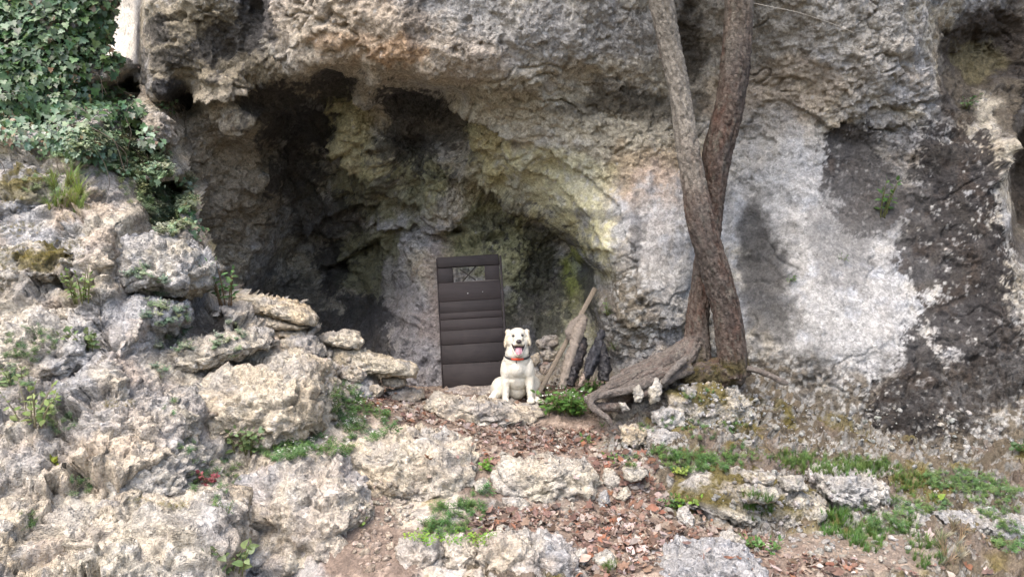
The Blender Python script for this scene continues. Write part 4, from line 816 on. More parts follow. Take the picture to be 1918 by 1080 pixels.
def woodcol(V, base, seed):
    a = fbm(V*np.array([1.2, 8, 9])*2.0, 4, seed)
    return np.tile(np.float32(base), (len(V), 1))*(1+.3*a)[:, None]
DB = (.0175, .0125, .0118)
zs = [0, .176, .320, .428, .513, .565, .652, .797, .914, 1.0]       # plank joints up the door, as shares of its height
for k in range(8):
    z0, z1 = zs[k]*DH, zs[k+1]*DH
    for seg in ([(0.0, DW)] if k != 7 else [(0.0, .24*DW), (.76*DW, DW)]):
        V, T = bevel_box(seg[0]+.002, seg[1]-.002, rng.uniform(-.004, .003), .036, z0+.0012, z1-.0012, .003, 1, .0012)
        o = door_part('plank', V, T, col=woodcol(V+k*3, np.array(DB)*rng.uniform(.8, 1.35), 400+k))
        if k == 7: o.data.update()
V, T = bevel_box(.0, DW, -.006, .036, zs[8]*DH+.003, DH, .006, 1, .002); door_part('plank', V, T, col=woodcol(V, np.array(DB)*.8, 420))
V, T = bevel_box(DW+.002, DW+.026, -.012, .05, -.01, DH*.985, .004, 1, .001); door_part('edge_stile', V, T, col=woodcol(V, np.array(DB)*1.3, 421))
V, T = bevel_box(-.012, -.001, -.004, .05, -.004, DH*.99, .003, 1, .001); door_part('edge_stile', V, T, col=woodcol(V, np.array(DB)*1.2, 422))
V, T = bevel_box(.07, .16, .038, .06, .03, DH*.86, .004); door_part('brace', V, T, col=woodcol(V, DB, 423))
V, T = bevel_box(DW-.16, DW-.07, .038, .06, .03, DH*.86, .004); door_part('brace', V, T, col=woodcol(V, DB, 424))
V, T = bevel_box(.01, DW-.005, -.002, .034, -.022, -.002, .004); door_part('bottom_rail', V, T, col=woodcol(V, (.16, .13, .11), 425))
V, T = bevel_box(.30*DW, .985*DW, -.008, -.001, zs[7]*DH-.006, zs[7]*DH+.004, .001); door_part('window_sill', V, T, col=woodcol(V, (.10, .085, .075), 426))
wz0, wz1 = zs[7]*DH, zs[8]*DH
for (xa, za, xb, zb) in ((.36, wz0-.01, .62, wz1+.01), (.36, wz1-.02, .60, wz0+.02)):
    a_ = BL+ex*xa*DW+ez*za+ey*.044; b_ = BL+ex*xb*DW+ez*zb+ey*.044
    V, T, *_ = tube([a_, (a_+b_)/2, b_], [.006]*3, 5, 6); put('window_bar', V, T, M_WOOD, door, col=np.tile(np.float32([.04, .034, .03]), (len(V), 1)))
V, T = bevel_box(.46*DW, .475*DW, -.009, -.003, zs[6]*DH+.07, zs[6]*DH+.078, .001); door_part('nail_head', V, T, col=np.tile(np.float32([.5, .5, .48]), (len(V), 1)))
V, T = bevel_box(.70*DW, .715*DW, -.009, -.003, zs[6]*DH+.078, zs[6]*DH+.086, .001); door_part('nail_head', V, T, col=np.tile(np.float32([.5, .5, .48]), (len(V), 1)))

# ------------------------------------------------------------------ timbers leaning on the cave wall
def beam(name, label, cat, a, b, w_, d_, base, seed, mat=M_WOOD):
    A, B = np.array(a), np.array(b); L = np.linalg.norm(B-A); t_ = (B-A)/L; s_ = np.cross(t_, [0, 1, 0]); s_ /= np.linalg.norm(s_); u_ = np.cross(s_, t_)
    V, T = bevel_box(-w_/2, w_/2, -d_/2, d_/2, 0, L, .006, 1, .003)
    W = A+V[:, :1]*s_+V[:, 1:2]*u_+V[:, 2:3]*t_
    return tag(put(name, W, T, mat, col=woodcol(V*np.array([3, 3, .5]), base, seed), smooth=False), label, cat)
beam('plank', 'long weathered plank leaning diagonally right of the dog', 'plank', at(1006, 742, 7.15), at(1114, 540, 7.62), .045, .05, (.20, .165, .125), 430)
def log(name, label, pts, base, seed, mat, cat='log', sides=20, flat=1.0, group=None, streak=(.24, .20, .165)):
    P = [at(a, b, Y) for a, b, Y, r in pts]; rad = [r*Y/F for a, b, Y, r in pts]
    V, T, TH, L, D = tube(P, rad, 60, sides, flat); rr = np.mean(rad)
    q_ = np.stack([np.cos(TH)*rr, np.sin(TH)*rr, L*.2], 1); a = fbm(q_*60, 4, seed); b = fbm(q_*20, 3, seed+1); ch, _ = chips(np.stack([np.cos(TH)*rr, np.sin(TH)*rr, L], 1)*28, seed+2)
    V = V+D*(.22*rr*a+.30*rr*b+.016*ch)[:, None]
    c = mixc(np.tile(np.float32(base), (len(V), 1)), streak, ss(.0, .5, a)*.6)
    return tag(put(name, V, T, mat, col=c), label, cat, group)
log('branch', 'bleached split branch with a broad torn top leaning beside the plank', [(1052,726,7.05,7),(1062,690,7.1,8),(1076,645,7.18,9),(1086,615,7.25,11),(1094,595,7.3,6)], (.19,.16,.13), 440, M_WOOD, 'branch')
log('driftwood', 'grey curled slab of dead wood behind the bleached branch', [(1072,640,7.32,6),(1072,622,7.32,13),(1086,604,7.36,14),(1097,592,7.4,6)], (.17,.145,.12), 450, M_WOOD, 'wood', flat=.5)
log('charred_log', 'broad charred log just right of the bleached branch', [(1066,722,7.1,10),(1074,690,7.14,13),(1084,655,7.2,13),(1090,632,7.26,8)], (.030,.027,.028), 460, M_CHAR, group='burnt logs leaning on the cave wall', streak=(.09,.07,.06))
log('charred_log', 'shiny black slanting log in the middle of the burnt logs', [(1096,708,7.0,6),(1104,690,7.02,11),(1114,662,7.08,11),(1122,638,7.14,8),(1127,620,7.2,6)], (.022,.022,.026), 470, M_CHAR, group='burnt logs leaning on the cave wall', streak=(.10,.10,.11))
log('charred_log', 'black burnt stump rightmost of the burnt logs beside the roots', [(1128,712,7.0,8),(1132,690,7.02,12),(1130,664,7.08,10),(1127,640,7.14,6)], (.020,.019,.021), 480, M_CHAR, group='burnt logs leaning on the cave wall', streak=(.05,.045,.04))
log('branch', 'thin brown stick standing between the black burnt logs', [(1086,722,6.98,4),(1096,700,7.0,4),(1104,680,7.04,4)], (.24,.19,.15), 490, M_WOOD, 'branch', sides=8)
log('twig_stump', 'dry grey stump of a twig standing beside the cream boulder', [(616,884,5.45,6),(614,866,5.46,6),(611,848,5.47,4)], (.22,.18,.145), 500, M_WOOD, 'stump', sides=10)

# ------------------------------------------------------------------ the dog
DOGY = 7.12
_l, _n_ = drop(*at(972, 748, DOGY)[:2], 1.2)
DO = np.array([at(970, 748, DOGY)[0], DOGY, at(970, 751, DOGY)[2]])
if _l is not None: DO[2] = max(min(_l.z+.005, DO[2]+.03), DO[2]-.03)
dog = thing('dog', 'cream white dog with open mouth and red collar sitting behind the step slab', 'dog', DO)
bmd = bmesh.new()
def ell(c, r, rot=(0, 0, 0)):
    m = Matrix.Translation(c) @ Matrix.Rotation(rot[2], 4, 'Z') @ Matrix.Rotation(rot[1], 4, 'Y') @ Matrix.Rotation(rot[0], 4, 'X') @ Matrix.Diagonal((r[0], r[1], r[2], 1))
    bmesh.ops.create_icosphere(bmd, subdivisions=3, radius=1, matrix=m)
def cap(p0, p1, r0, r1, n=9):
    p0, p1 = Vector(p0), Vector(p1)
    for k in range(n):
        t = k/(n-1); bmesh.ops.create_icosphere(bmd, subdivisions=2, radius=r0+(r1-r0)*t, matrix=Matrix.Translation(p0.lerp(p1, t)))
# trunk: deep chest in front, loins sloping down to the rump behind
ell((-.012, .045, .330), (.150, .135, .150)); ell((-.010, .10, .255), (.135, .16, .165)); ell((-.005, .22, .170), (.150, .17, .160)); ell((-.01, .015, .405), (.135, .110, .100))
ell((-.01, .12, .15), (.110, .11, .135)); ell((-.01, -.02, .325), (.085, .095, .090))
# shoulders and neck
ell((-.115, .03, .305), (.058, .085, .125)); ell((.105, .03, .305), (.058, .085, .125))
cap((-.010, .035, .410), (-.004, .000, .570), .132, .104, 10)
ell((-.004, -.035, .475), (.112, .080, .075))
# head: broad skull, brow, cheeks, muzzle, open jaw
ell((-.004, -.020, .640), (.092, .088, .075)); ell((-.004, -.055, .664), (.075, .055, .045)); ell((-.060, -.030, .585), (.050, .065, .060)); ell((.053, -.030, .585), (.050, .065, .060))
ell((.003, -.085, .612), (.054, .065, .045)); cap((.003, -.095, .597), (.008, -.172, .586), .047, .036, 7)
ell((-.024, -.130, .569), (.030, .055, .022)); ell((.036, -.130, .569), (.030, .055, .022)); ell((.007, -.168, .594), (.026, .03, .020))
ell((-.033, -.088, .668), (.022, .020, .014)); ell((.028, -.088, .670), (.022, .020, .014))
cap((-.062, -.070, .545), (-.020, -.140, .476), .017, .018, 6); cap((.066, -.070, .545), (.034, -.140, .476), .017, .018, 6); ell((.007, -.130, .464), (.036, .042, .017)); ell((.0, -.035, .505), (.070, .060, .055))
# ears
ell((-.096, -.010, .672), (.028, .040, .028), (0, .5, 0)); ell((-.112, -.020, .612), (.017, .044, .078), (0, .24, 0)); ell((-.122, -.030, .562), (.012, .032, .036), (0, .15, 0))
ell((.088, -.010, .676), (.028, .040, .028), (0, -.5, 0)); ell((.105, -.020, .622), (.017, .044, .075), (0, -.27, 0)); ell((.115, -.030, .576), (.012, .032, .036), (0, -.15, 0))
# front legs and paws
cap((-.118, .02, .290), (-.119, -.012, .150), .056, .040, 8); cap((-.119, -.012, .150), (-.121, -.022, .040), .040, .033, 8); ell((-.121, -.045, .024), (.038, .052, .026))
cap((.112, .02, .290), (.119, -.012, .150), .056, .040, 8); cap((.119, -.012, .150), (.127, -.022, .040), .040, .032, 8); ell((.128, -.045, .024), (.038, .052, .026))
for sx in (-.121, .128):
    for k in (-1.5, -.5, .5, 1.5): ell((sx+k*.016, -.090+abs(k)*.006, .018), (.0115, .022, .018))
# haunches: thigh, hock and hind feet
ell((-.185, .195, .112), (.082, .155, .112), (0, .25, .25)); cap((-.205, .09, .075), (-.262, .04, .035), .050, .032, 7); ell((-.272, .0, .024), (.036, .070, .026), (0, 0, -.4))
ell((.165, .215, .120), (.070, .150, .115), (0, -.2, -.25)); cap((.165, .10, .060), (.190, .03, .035), .040, .030, 7); ell((.205, -.035, .020), (.060, .036, .022), (0, 0, -.35))
for k in (-1, 0, 1): ell((.250+.004*k, -.052+k*.018, .016), (.020, .011, .015), (0, 0, -.3))
# tail lying on the ground behind
cap((.0, .36, .10), (.12, .45, .035), .045, .025, 8)
mdog = bpy.data.meshes.new('dog_raw'); bmd.to_mesh(mdog); bmd.free()
raw = link('dog_raw', mdog)
rm_ = raw.modifiers.new('r', 'REMESH'); rm_.mode = 'VOXEL'; rm_.voxel_size = .0050
sm_m = raw.modifiers.new('s', 'SMOOTH'); sm_m.factor = .5; sm_m.iterations = 4
bpy.context.view_layer.update()
me = bpy.data.meshes.new_from_object(raw.evaluated_get(bpy.context.evaluated_depsgraph_get()))
Vd = np.empty(len(me.vertices)*3, np.float32); me.vertices.foreach_get('co', Vd); Vd = Vd.reshape(-1, 3)
me.calc_loop_triangles(); Td = np.empty(len(me.loop_triangles)*3, np.int32); me.loop_triangles.foreach_get('vertices', Td); Td = Td.reshape(-1, 3)
bpy.data.objects.remove(raw); bpy.data.meshes.remove(me); bpy.data.meshes.remove(mdog)
nd_ = mesh_normals(Vd, Td)
# fur lying downwards in fine locks
fq = Vd*np.float32([1, 1, .35]); Vd2 = Vd+nd_*(.0035*fbm(fq*70, 3, 501)+.004*fbm(Vd*22, 3, 502))[:, None]
cd = np.tile(np.float32([.62, .585, .50]), (len(Vd), 1))
cd = mixc(cd, (.52, .46, .34), ss(.0, .5, fbm(Vd*9, 3, 503))*.5)
ear = ss(.085, .105, np.abs(Vd[:, 0]+.004))*ss(.50, .54, Vd[:, 2]); cd = mixc(cd, (.66, .56, .40), ear*.6)
cd = mixc(cd, (.60, .53, .40), ss(.3, .1, Vd[:, 2])*ss(.05, .0, np.abs(Vd[:, 0])-.05)*.4)
cd = mixc(cd, (.36, .30, .22), ss(.05, .005, Vd[:, 2])*.5)
put('body', Vd2+DO, Td, M_FUR, dog, col=cd)
# short coat: tufts lying down and outwards over the body
nt_ = 16000; A3 = Vd2[Td]; ar = np.linalg.norm(np.cross(A3[:, 1]-A3[:, 0], A3[:, 2]-A3[:, 0]), axis=1); pick = rng.choice(len(Td), nt_, p=ar/ar.sum())
wts = rng.dirichlet((1, 1, 1), nt_); pp = (A3[pick]*wts[:, :, None]).sum(1); pn = nd_[Td[pick, 0]]
dn = np.tile([0, .15, -1.], (nt_, 1))+rng.normal(0, .25, (nt_, 3)); dn -= pn*(dn*pn).sum(1)[:, None]; dn /= np.linalg.norm(dn, axis=1)[:, None]+1e-6
sd2 = np.cross(dn, pn); ln = rng.uniform(.008, .018, nt_)*np.where((pp[:, 2] > .46) & (pp[:, 1] < -.06), .35, 1)
tip = pp+dn*ln[:, None]+pn*(ln*.30)[:, None]; wd = .0016
FV = np.stack([pp-sd2*wd, pp+sd2*wd, tip], 1).reshape(-1, 3)+DO; FT = np.arange(nt_*3).reshape(-1, 3)
fc2 = np.repeat(cd[Td[pick, 0]]*rng.uniform(.8, 1.2, (nt_, 1)), 3, 0)
fur = put('fur', FV, FT, M_FUR, dog, col=fc2, smooth=False); fur['kind'] = 'stuff'
def dpart(name, c, r, mat, colr, rot=(0, 0, 0), sub=3):
    D, T = ico(sub); m = np.array((Matrix.Rotation(rot[2], 3, 'Z') @ Matrix.Rotation(rot[1], 3, 'Y') @ Matrix.Rotation(rot[0], 3, 'X')))
    V = (D*np.array(r))@m.T+np.array(c)+DO
    return put(name, V, T, mat, dog, col=np.tile(np.float32(colr), (len(V), 1)))
dpart('eye', (-.045, -.107, .643), (.0165, .012, .0100), M_DARK, (.012, .010, .009), (0, .12, .3)); dpart('eye', (.041, -.107, .646), (.0165, .012, .0100), M_DARK, (.012, .010, .009), (0, -.12, -.3))
dpart('nose', (.008, -.203, .596), (.0275, .018, .0220), M_DARK, (.030, .022, .022))
# the open mouth: dark lips drawn back, the tongue lying in it
def sheet(name, rows, mat, colr, th=.006):
    """closed thin body spanned by left and right rims row by row"""
    V = []
    for (xl, xr, y, z) in rows:
        for k in range(7):
            t = k/6; x = xl+(xr-xl)*t; V.append((x, y+.018*(2*t-1)**2, z))
    V = np.array(V); n_ = len(rows); Vb = V+np.array([0, th, 0]); f = grid_faces(n_, 7); k = len(V)
    T = np.concatenate([f[:, [0, 1, 2]], f[:, [0, 2, 3]], f[:, [2, 1, 0]]+k, f[:, [3, 2, 0]]+k])
    bd0 = list(range(7))+[7*r+6 for r in range(1, n_)]+[7*(n_-1)+c for c in range(5, -1, -1)]+[7*r for r in range(n_-2, 0, -1)]
    ed = [[a, b, b+k] for a, b in zip(bd0, bd0[1:]+bd0[:1])]+[[a, b+k, a+k] for a, b in zip(bd0, bd0[1:]+bd0[:1])]
    T = np.concatenate([T, np.array(ed)])
    return put(name, np.concatenate([V, Vb])+DO, T, mat, dog, col=np.tile(np.float32(colr), (2*k, 1)))
sheet('mouth', [(-.064, .070, -.098, .566), (-.060, .068, -.128, .552), (-.050, .060, -.148, .532), (-.038, .050, -.158, .508), (-.024, .038, -.160, .484)], M_DARK, (.030, .016, .016), .035)
sheet('tongue', [(-.018, .032, -.160, .538), (-.024, .038, -.172, .522), (-.027, .041, -.182, .502), (-.024, .038, -.186, .486), (-.012, .026, -.186, .474)], M_TONGUE, (.46, .23, .26), .010)
# collar
ang = np.linspace(0, 2*math.pi, 48, endpoint=False); Vc = []
for zz, rr in ((.0, 0), (.018, 0), (.018, .004), (.0, .004)):
    for a in ang:
        Vc.append((-.006+(.128+rr)*math.cos(a), .012+(.118+rr)*math.sin(a), .446+zz+.034*math.sin(a)))
Vc = np.array(Vc)+DO; i = np.arange(192).reshape(4, 48); j = np.roll(i, -1, 1); Tc = np.concatenate([np.stack([i[k].ravel(), j[k].ravel(), j[(k+1) % 4].ravel(), i[(k+1) % 4].ravel()], 1) for k in range(4)])
cc_ = np.tile(np.float32([.035, .033, .035]), (192, 1)); cc_[(np.tile(ang, 4) > 4.25) & (np.tile(ang, 4) < 5.2)] = (.62, .07, .03)
put('collar', Vc, Tc, M_CLOTH, dog, col=cc_)
dpart('name_tag', (-.016, -.126, .400), (.006, .004, .017), M_DARK, (.06, .055, .05), sub=2)
dpart('collar_buckle', (-.002, -.113, .424), (.036, .012, .013), M_CLOTH, (.66, .08, .03), sub=2)

dog.scale = (.95, .95, .985)

# ------------------------------------------------------------------ leaves and plants
def leaf_shape(kind):
    """unit leaf along +Y, upper side +Z"""
    if kind == 'ovate': R_ = [(.0, .0), (.20, .18), (.30, .40), (.24, .66), (.10, .88)]
    elif kind == 'lance': R_ = [(.0, .0), (.09, .2), (.13, .45), (.10, .72), (.04, .9)]
    elif kind == 'heart': R_ = [(.0, .06), (.22, -.04), (.40, .15), (.38, .42), (.20, .75)]
    elif kind == 'ivy': R_ = [(.0, .03), (.20, -.14), (.50, .08), (.30, .34), (.40, .58), (.16, .66)]
    elif kind == 'round': R_ = [(.0, .0), (.26, .08), (.42, .40), (.36, .75), (.16, .96)]
    elif kind == 'curl': R_ = [(.0, .0), (.10, .12), (.17, .38), (.15, .62), (.06, .86)]
    elif kind == 'lobed': R_ = [(.0, .03), (.16, -.05), (.42, .12), (.22, .36), (.36, .60), (.13, .70)]
    elif kind == 'dead': R_ = [(.0, .0), (.13, .15), (.25, .42), (.22, .68), (.08, .9)]
    n_ = len(R_); fold = .16; cur = .10
    V = [(0, 0, 0), (0, .4, .0), (0, 1.0, -cur)]
    rgt = [(x, y, fold*x*1.2-cur*y*y*.6) for x, y in R_[1:]]; lft = [(-x, y, z) for x, y, z in rgt]
    V += rgt+lft; m = len(rgt); T = []
    r0, l0 = 3, 3+m
    T += [(0, r0, 1)]+[(1, r0+k, r0+k+1) for k in range(m-1)]+[(1, r0+m-1, 2)]
    T += [(0, 1, l0)]+[(1, l0+k+1, l0+k) for k in range(m-1)]+[(1, 2, l0+m-1)]
    V = np.array(V, np.float32)
    if kind == 'dead': V[:, 2] = 2.4*V[:, 0]**2+.7*(V[:, 1]-.5)**2-.12+.14*np.sin(V[:, 1]*5+V[:, 0]*5)
    if kind == 'curl': V[:, 2] = 5.5*V[:, 0]**2+1.1*(V[:, 1]-.5)**2-.2; V[:, 0] *= .8
    if kind == 'lobed': V[:, 2] = .8*V[:, 0]**2+.8*(V[:, 1]-.4)**2-.1+.10*np.sin(V[:, 0]*9+V[:, 1]*6)
    return V, np.array(T, np.int32)
LEAF = {k: leaf_shape(k) for k in ('ovate', 'lance', 'heart', 'ivy', 'round', 'dead', 'curl', 'lobed')}
LEAFME = {}
def leaf_mesh(kind, mat):
    if (kind, mat.name) not in LEAFME: LEAFME[(kind, mat.name)] = make_mesh('leaf_'+kind, *LEAF[kind], mat, smooth=False)
    return LEAFME[(kind, mat.name)]
def basis(y, z):
    y = y.normalized(); x = y.cross(z)
    if x.length < 1e-4: x = y.orthogonal()
    x.normalize(); z = x.cross(y)
    return Matrix((x, y, z)).transposed()
def merged(items, shapes=LEAF):
    """items: (shape, 3x3, position, size, colour) -> one vertex and triangle list"""
    VV, TT, CC, o_ = [], [], [], 0
    for sh, m, pos, sz, colr in items:
        V, T = shapes[sh]; VV.append((V*sz)@np.array(m, np.float32).T+np.array(pos, np.float32)); TT.append(T+o_); o_ += len(V)
        CC.append(np.tile(np.float32(colr), (len(V), 1)))
    return np.concatenate(VV), np.concatenate(TT), np.concatenate(CC)
def vary(c, a=.25, b=.12):
    k = 1+random.uniform(-a, a); return (max(.004, c[0]*k*(1+random.uniform(-b, b))), max(.004, c[1]*k), max(.003, c[2]*k*(1+random.uniform(-b, b))))
def leaf_part(parent, kind, mat, m, pos, size, colr, name='leaf'):
    o = bpy.data.objects.new(name, leaf_mesh(kind, mat)); COL.objects.link(o); o.parent = parent
    o.location = Vector(pos)-(parent.location if parent else Vector((0, 0, 0))); o.rotation_mode = 'QUATERNION'; o.rotation_quaternion = m.to_quaternion(); o.scale = (size,)*3
    o.color = (*colr, 1); return o
def leafy(name, label, cat, px, py, height, nstem, nleaf, size, kind, colr, spread=.5, lean=(0, 0), off=0.0, group=None, flowers=0, stemc=(.16, .17, .06), mat=None, parts=True, minf=.15):
    """a plant with stems from one root and leaves set along them"""
    mat = mat or M_LEAF
    l, n = cast(px, py)
    if l is None: return
    base = l-n*.01; t = thing(name, label, cat, base, group)
    merged_l = []; fl = []
    for s_ in range(nstem):
        a = random.uniform(0, 6.283); h = height*random.uniform(.65, 1.05); sp = spread*random.uniform(.2, 1)*h
        out = Vector((math.cos(a)*sp+lean[0]*h, math.sin(a)*sp*.7+lean[1]*h-.15*h+n.y*.25*h, h))
        p0 = base+Vector((math.cos(a), math.sin(a)*.5, 0))*off*random.random()
        pts = [p0, p0+out*.4+Vector((0, 0, .08*h)), p0+out+Vector((0, 0, -.06*h))]
        V, T, *_ = tube([list(p) for p in pts], [.004*height/.3+.001, .003*height/.3+.001, .0012], 8, 5); put('stem', V, T, M_LEAF, t, col=np.tile(np.float32(stemc), (len(V), 1)))
        C = spline([list(p) for p in pts], 30)
        for k in range(nleaf):
            f = minf+(1-minf)*(k+.7)/nleaf; i = min(28, int(f*29)); pos = Vector(C[i]); tn = Vector(C[i+1]-C[i]).normalized()
            b = k*2.4+s_+random.uniform(-.4, .4); side = Vector((math.cos(b), math.sin(b), 0)); side = (side-tn*side.dot(tn)).normalized()
            d = (side+tn*random.uniform(.1, .6)+Vector((0, 0, random.uniform(-.25, .25)))).normalized()
            if k == nleaf-1: d = (tn+side*.3).normalized()
            sz = size*random.uniform(.6, 1.1)*(1-.35*f)
            zup = (Vector((0, -.45, 1))+Vector((random.uniform(-.4, .4), random.uniform(-.4, .4), 0))).normalized()
            m = basis(d, zup)
            if parts: leaf_part(t, kind, mat, m, pos+d*sz*.15, sz, vary(colr))
            else: merged_l.append((kind, m, pos+d*sz*.15, sz, vary(colr)))
        if flowers and random.random() < flowers:
            for q_ in range(3): fl.append(('round', basis(Vector((random.uniform(-1, 1), random.uniform(-1, 1), .3)), Vector((0, -.5, 1))), Vector(C[-1])+Vector((random.uniform(-.01, .01), 0, .008)), .016, (.75, .74, .68)))
    if merged_l:
        V, T, c = merged(merged_l); o = put('foliage', V, T, mat, t, col=c, smooth=False)
        if len(merged_l) > 300: o['kind'] = 'stuff'
    if fl:
        V, T, c = merged(fl); put('flowers', V, T, M_LEAF, t, col=c, smooth=False)
    return t
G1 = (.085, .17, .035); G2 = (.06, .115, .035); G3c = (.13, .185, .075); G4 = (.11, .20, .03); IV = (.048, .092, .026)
leafy('leafy_plant', 'bright green leafy plant with tiny white flowers right of the dog', 'plant', 1065, 775, .25, 30, 8, .090, 'ovate', G1, .85, (0, -.1), .20, flowers=.5)
leafy('leafy_plant', 'smaller tuft of bright green leaves at the foot of the burnt logs', 'plant', 1105, 735, .13, 12, 6, .06, 'ovate', G1, .9, (.1, -.1), .12, flowers=.2)
leafy('sapling', 'leafy sapling with upright stems at the bank edge against the dark cave', 'plant', 424, 572, .40, 8, 9, .085, 'ovate', (.095, .185, .065), .35, (-.12, -.1), .07, stemc=(.18, .12, .07))
leafy('nettle', 'pale heart leaved weed in front of the ochre faced block', 'plant', 462, 850, .25, 7, 6, .070, 'heart', G3c, .45, (0, 0), .10)
leafy('nettle', 'pale heart leaved weed at the bottom edge left of the grey topped boulder', 'plant', 432, 1076, .24, 8, 5, .085, 'heart', G3c, .5, (.05, 0), .10)
leafy('bramble', 'light green bramble shoot with yellowish leaves on the far left bank', 'plant', 60, 800, .30, 10, 7, .070, 'ovate', (.15, .21, .06), .8, (0, -.1), .12, stemc=(.25, .22, .14))
leafy('bramble', 'low bramble leaves hanging over the left bank edge', 'plant', 20, 720, .16, 7, 5, .06, 'ovate', (.16, .21, .08), .9, (0, -.1), .14)
leafy('weed', 'fresh green weed growing from a mossy cleft high on the left bank', 'plant', 150, 570, .28, 11, 6, .058, 'ovate', (.14, .21, .055), .5, (0, 0), .06)
leafy('weed', 'trailing weed with round leaves on the left bank above the moss tuft', 'plant', 160, 655, .16, 12, 6, .055, 'round', (.13, .18, .07), .9, (0, -.1), .10)
leafy('weed', 'reddish leaved weed in the crack beside the grey pitted boulder', 'plant', 385, 905, .09, 7, 5, .045, 'round', (.20, .055, .06), .9, (0, -.1), .05)
leafy('weed', 'yellow green lobed seedling under the moss tufted boulder', 'plant', 105, 872, .05, 4, 3, .05, 'round', (.24, .27, .04), .9, (0, -.1), .02)
leafy('vine', 'small green vine growing out of the black stained cliff', 'vine', 1652, 408, .38, 5, 6, .085, 'ovate', (.075, .15, .04), .30, (0, -.15), .05, minf=.25)
leafy('weed', 'tiny weed sprouting from the white cliff below the vine', 'plant', 1580, 490, .07, 4, 3, .05, 'lance', G1, .8, (0, -.2), .02)
leafy('weed', 'pale green weed on the cliff ledge at the upper right', 'plant', 1808, 205, .12, 6, 5, .05, 'round', (.11, .18, .08), .7, (0, -.2), .05)
leafy('weed', 'weed in the narrow cleft between dark stain and white cliff', 'plant', 1480, 530, .06, 6, 4, .04, 'ovate', G1, .9, (0, -.2), .06)
leafy('seedling', 'seedling with three bright heart leaves on the right slope', 'plant', 1748, 945, .07, 3, 1, .085, 'heart', (.20, .33, .04), .6, (0, -.1), .01)
leafy('fern', 'green fern growing from the cliff just right of the leaning plank', 'fern', 1140, 592, .16, 9, 8, .040, 'lance', G1, .8, (0, -.2), .05)
leafy('weed', 'hanging green weed below the fern on the cave rim', 'plant', 1150, 660, .12, 9, 6, .04, 'lance', (.07, .13, .03), .7, (0, -.2), .06)
leafy('weed', 'round leaved weed at the left end of the mossy ledge', 'plant', 1300, 945, .07, 9, 3, .048, 'round', (.15, .25, .04), .9, (0, -.15), .10)
leafy('weed', 'leafy dark green weed hanging over the path left of the mossy ledge', 'plant', 1268, 955, .12, 14, 6, .045, 'ovate', (.07, .14, .04), .8, (0, -.15), .12)
leafy('weed', 'weed with yellowing round leaves on top of the mossy ledge', 'plant', 1275, 890, .06, 8, 3, .045, 'round', (.20, .26, .05), .9, (0, -.15), .10)
leafy('weed', 'young plant with two broad leaves in the dead leaves below the roots', 'plant', 1095, 830, .09, 4, 2, .08, 'ovate', (.09, .17, .045), .9, (0, -.1), .05)
leafy('weed', 'small weed beside the right end of the cream boulder', 'plant', 905, 880, .09, 7, 4, .045, 'round', (.13, .24, .04), .7, (0, -.1), .05)
leafy('weed', 'tiny green rosette in bare earth under the curled root', 'plant', 1128, 800, .04, 6, 2, .04, 'lance', G1, .9, (0, -.1), .01)
leafy('weed', 'weed in the leaves between root slope and step stone', 'plant', 1145, 862, .06, 7, 3, .045, 'ovate', G1, .9, (0, -.1), .04)
leafy('weed', 'grey green tuft between grey topped boulder and broken rock mass', 'plant', 425, 960, .09, 8, 6, .035, 'lance', (.10, .15, .08), .7, (0, -.1), .05, parts=False)
leafy('weed', 'lone weed on the gravel right of the grey topped boulder', 'plant', 675, 985, .08, 4, 3, .05, 'round', (.13, .22, .05), .7, (0, -.1), .03)
leafy('weed', 'bushy green weed on the path edge at the bottom right of centre', 'plant', 1425, 1030, .09, 12, 5, .05, 'ovate', (.09, .18, .045), .9, (0, -.1), .12)
leafy('weed', 'dark leaved weed at the right edge low on the cliff', 'plant', 1908, 845, .07, 5, 3, .07, 'round', (.05, .11, .03), .9, (0, -.2), .03)

# small plants in patches that nobody could count
def mini(kind, seed):
    r_ = random.Random(seed); it = []
    if kind == 'grass':
        V, T = [], []
        for k in range(16):
            a = r_.uniform(0, 6.28); h = r_.uniform(.5, 1.1); bend = r_.uniform(.15, .7); w_ = .022
            d = np.array([math.cos(a), math.sin(a), 0]); s_ = np.array([-d[1], d[0], 0])*w_; o_ = len(V); root = d*r_.uniform(0, .12)
            for f, wd in ((0, 1), (.5, .8), (1, 0.05)):
                c = root+d*bend*h*f*f+np.array([0, 0, h*(f-.25*bend*f*f)]); V += [c-s_*wd, c+s_*wd]
            T += [(o_, o_+1, o_+3), (o_, o_+3, o_+2), (o_+2, o_+3, o_+5), (o_+2, o_+5, o_+4)]
        return np.array(V, np.float32), np.array(T, np.int32)
    ns, nl, sz, sh = {'herb': (7, 6, .26, 'lance'), 'feather': (9, 6, .24, 'ovate'), 'clover': (8, 1, .34, 'round'), 'moss': (14, 3, .16, 'lance')}[kind]
    for s_ in range(ns):
        a = r_.uniform(0, 6.28); h = r_.uniform(.5, 1.0); sp = r_.uniform(.2, .8)
        for k in range(nl):
            f = .25+.75*(k+1)/nl; pos = Vector((math.cos(a)*sp*f*h, math.sin(a)*sp*f*h, h*f*(1-.2*f)))
            b = k*2.4+a; d = Vector((math.cos(b), math.sin(b), r_.uniform(.1, .7)))
            if kind == 'clover': d = Vector((math.cos(a), math.sin(a), .25))
            it.append((sh, basis(d, Vector((r_.uniform(-.3, .3), r_.uniform(-.6, .1), 1))), pos, sz*r_.uniform(.7, 1.2), (1, 1, 1)))
    V, T, c = merged(it); return V, T
MINI = {}
for k in ('grass', 'herb', 'feather', 'clover', 'moss'):
    for v in range(4): MINI[(k, v)] = mini(k, hash_ := 31*v+len(k)*7)
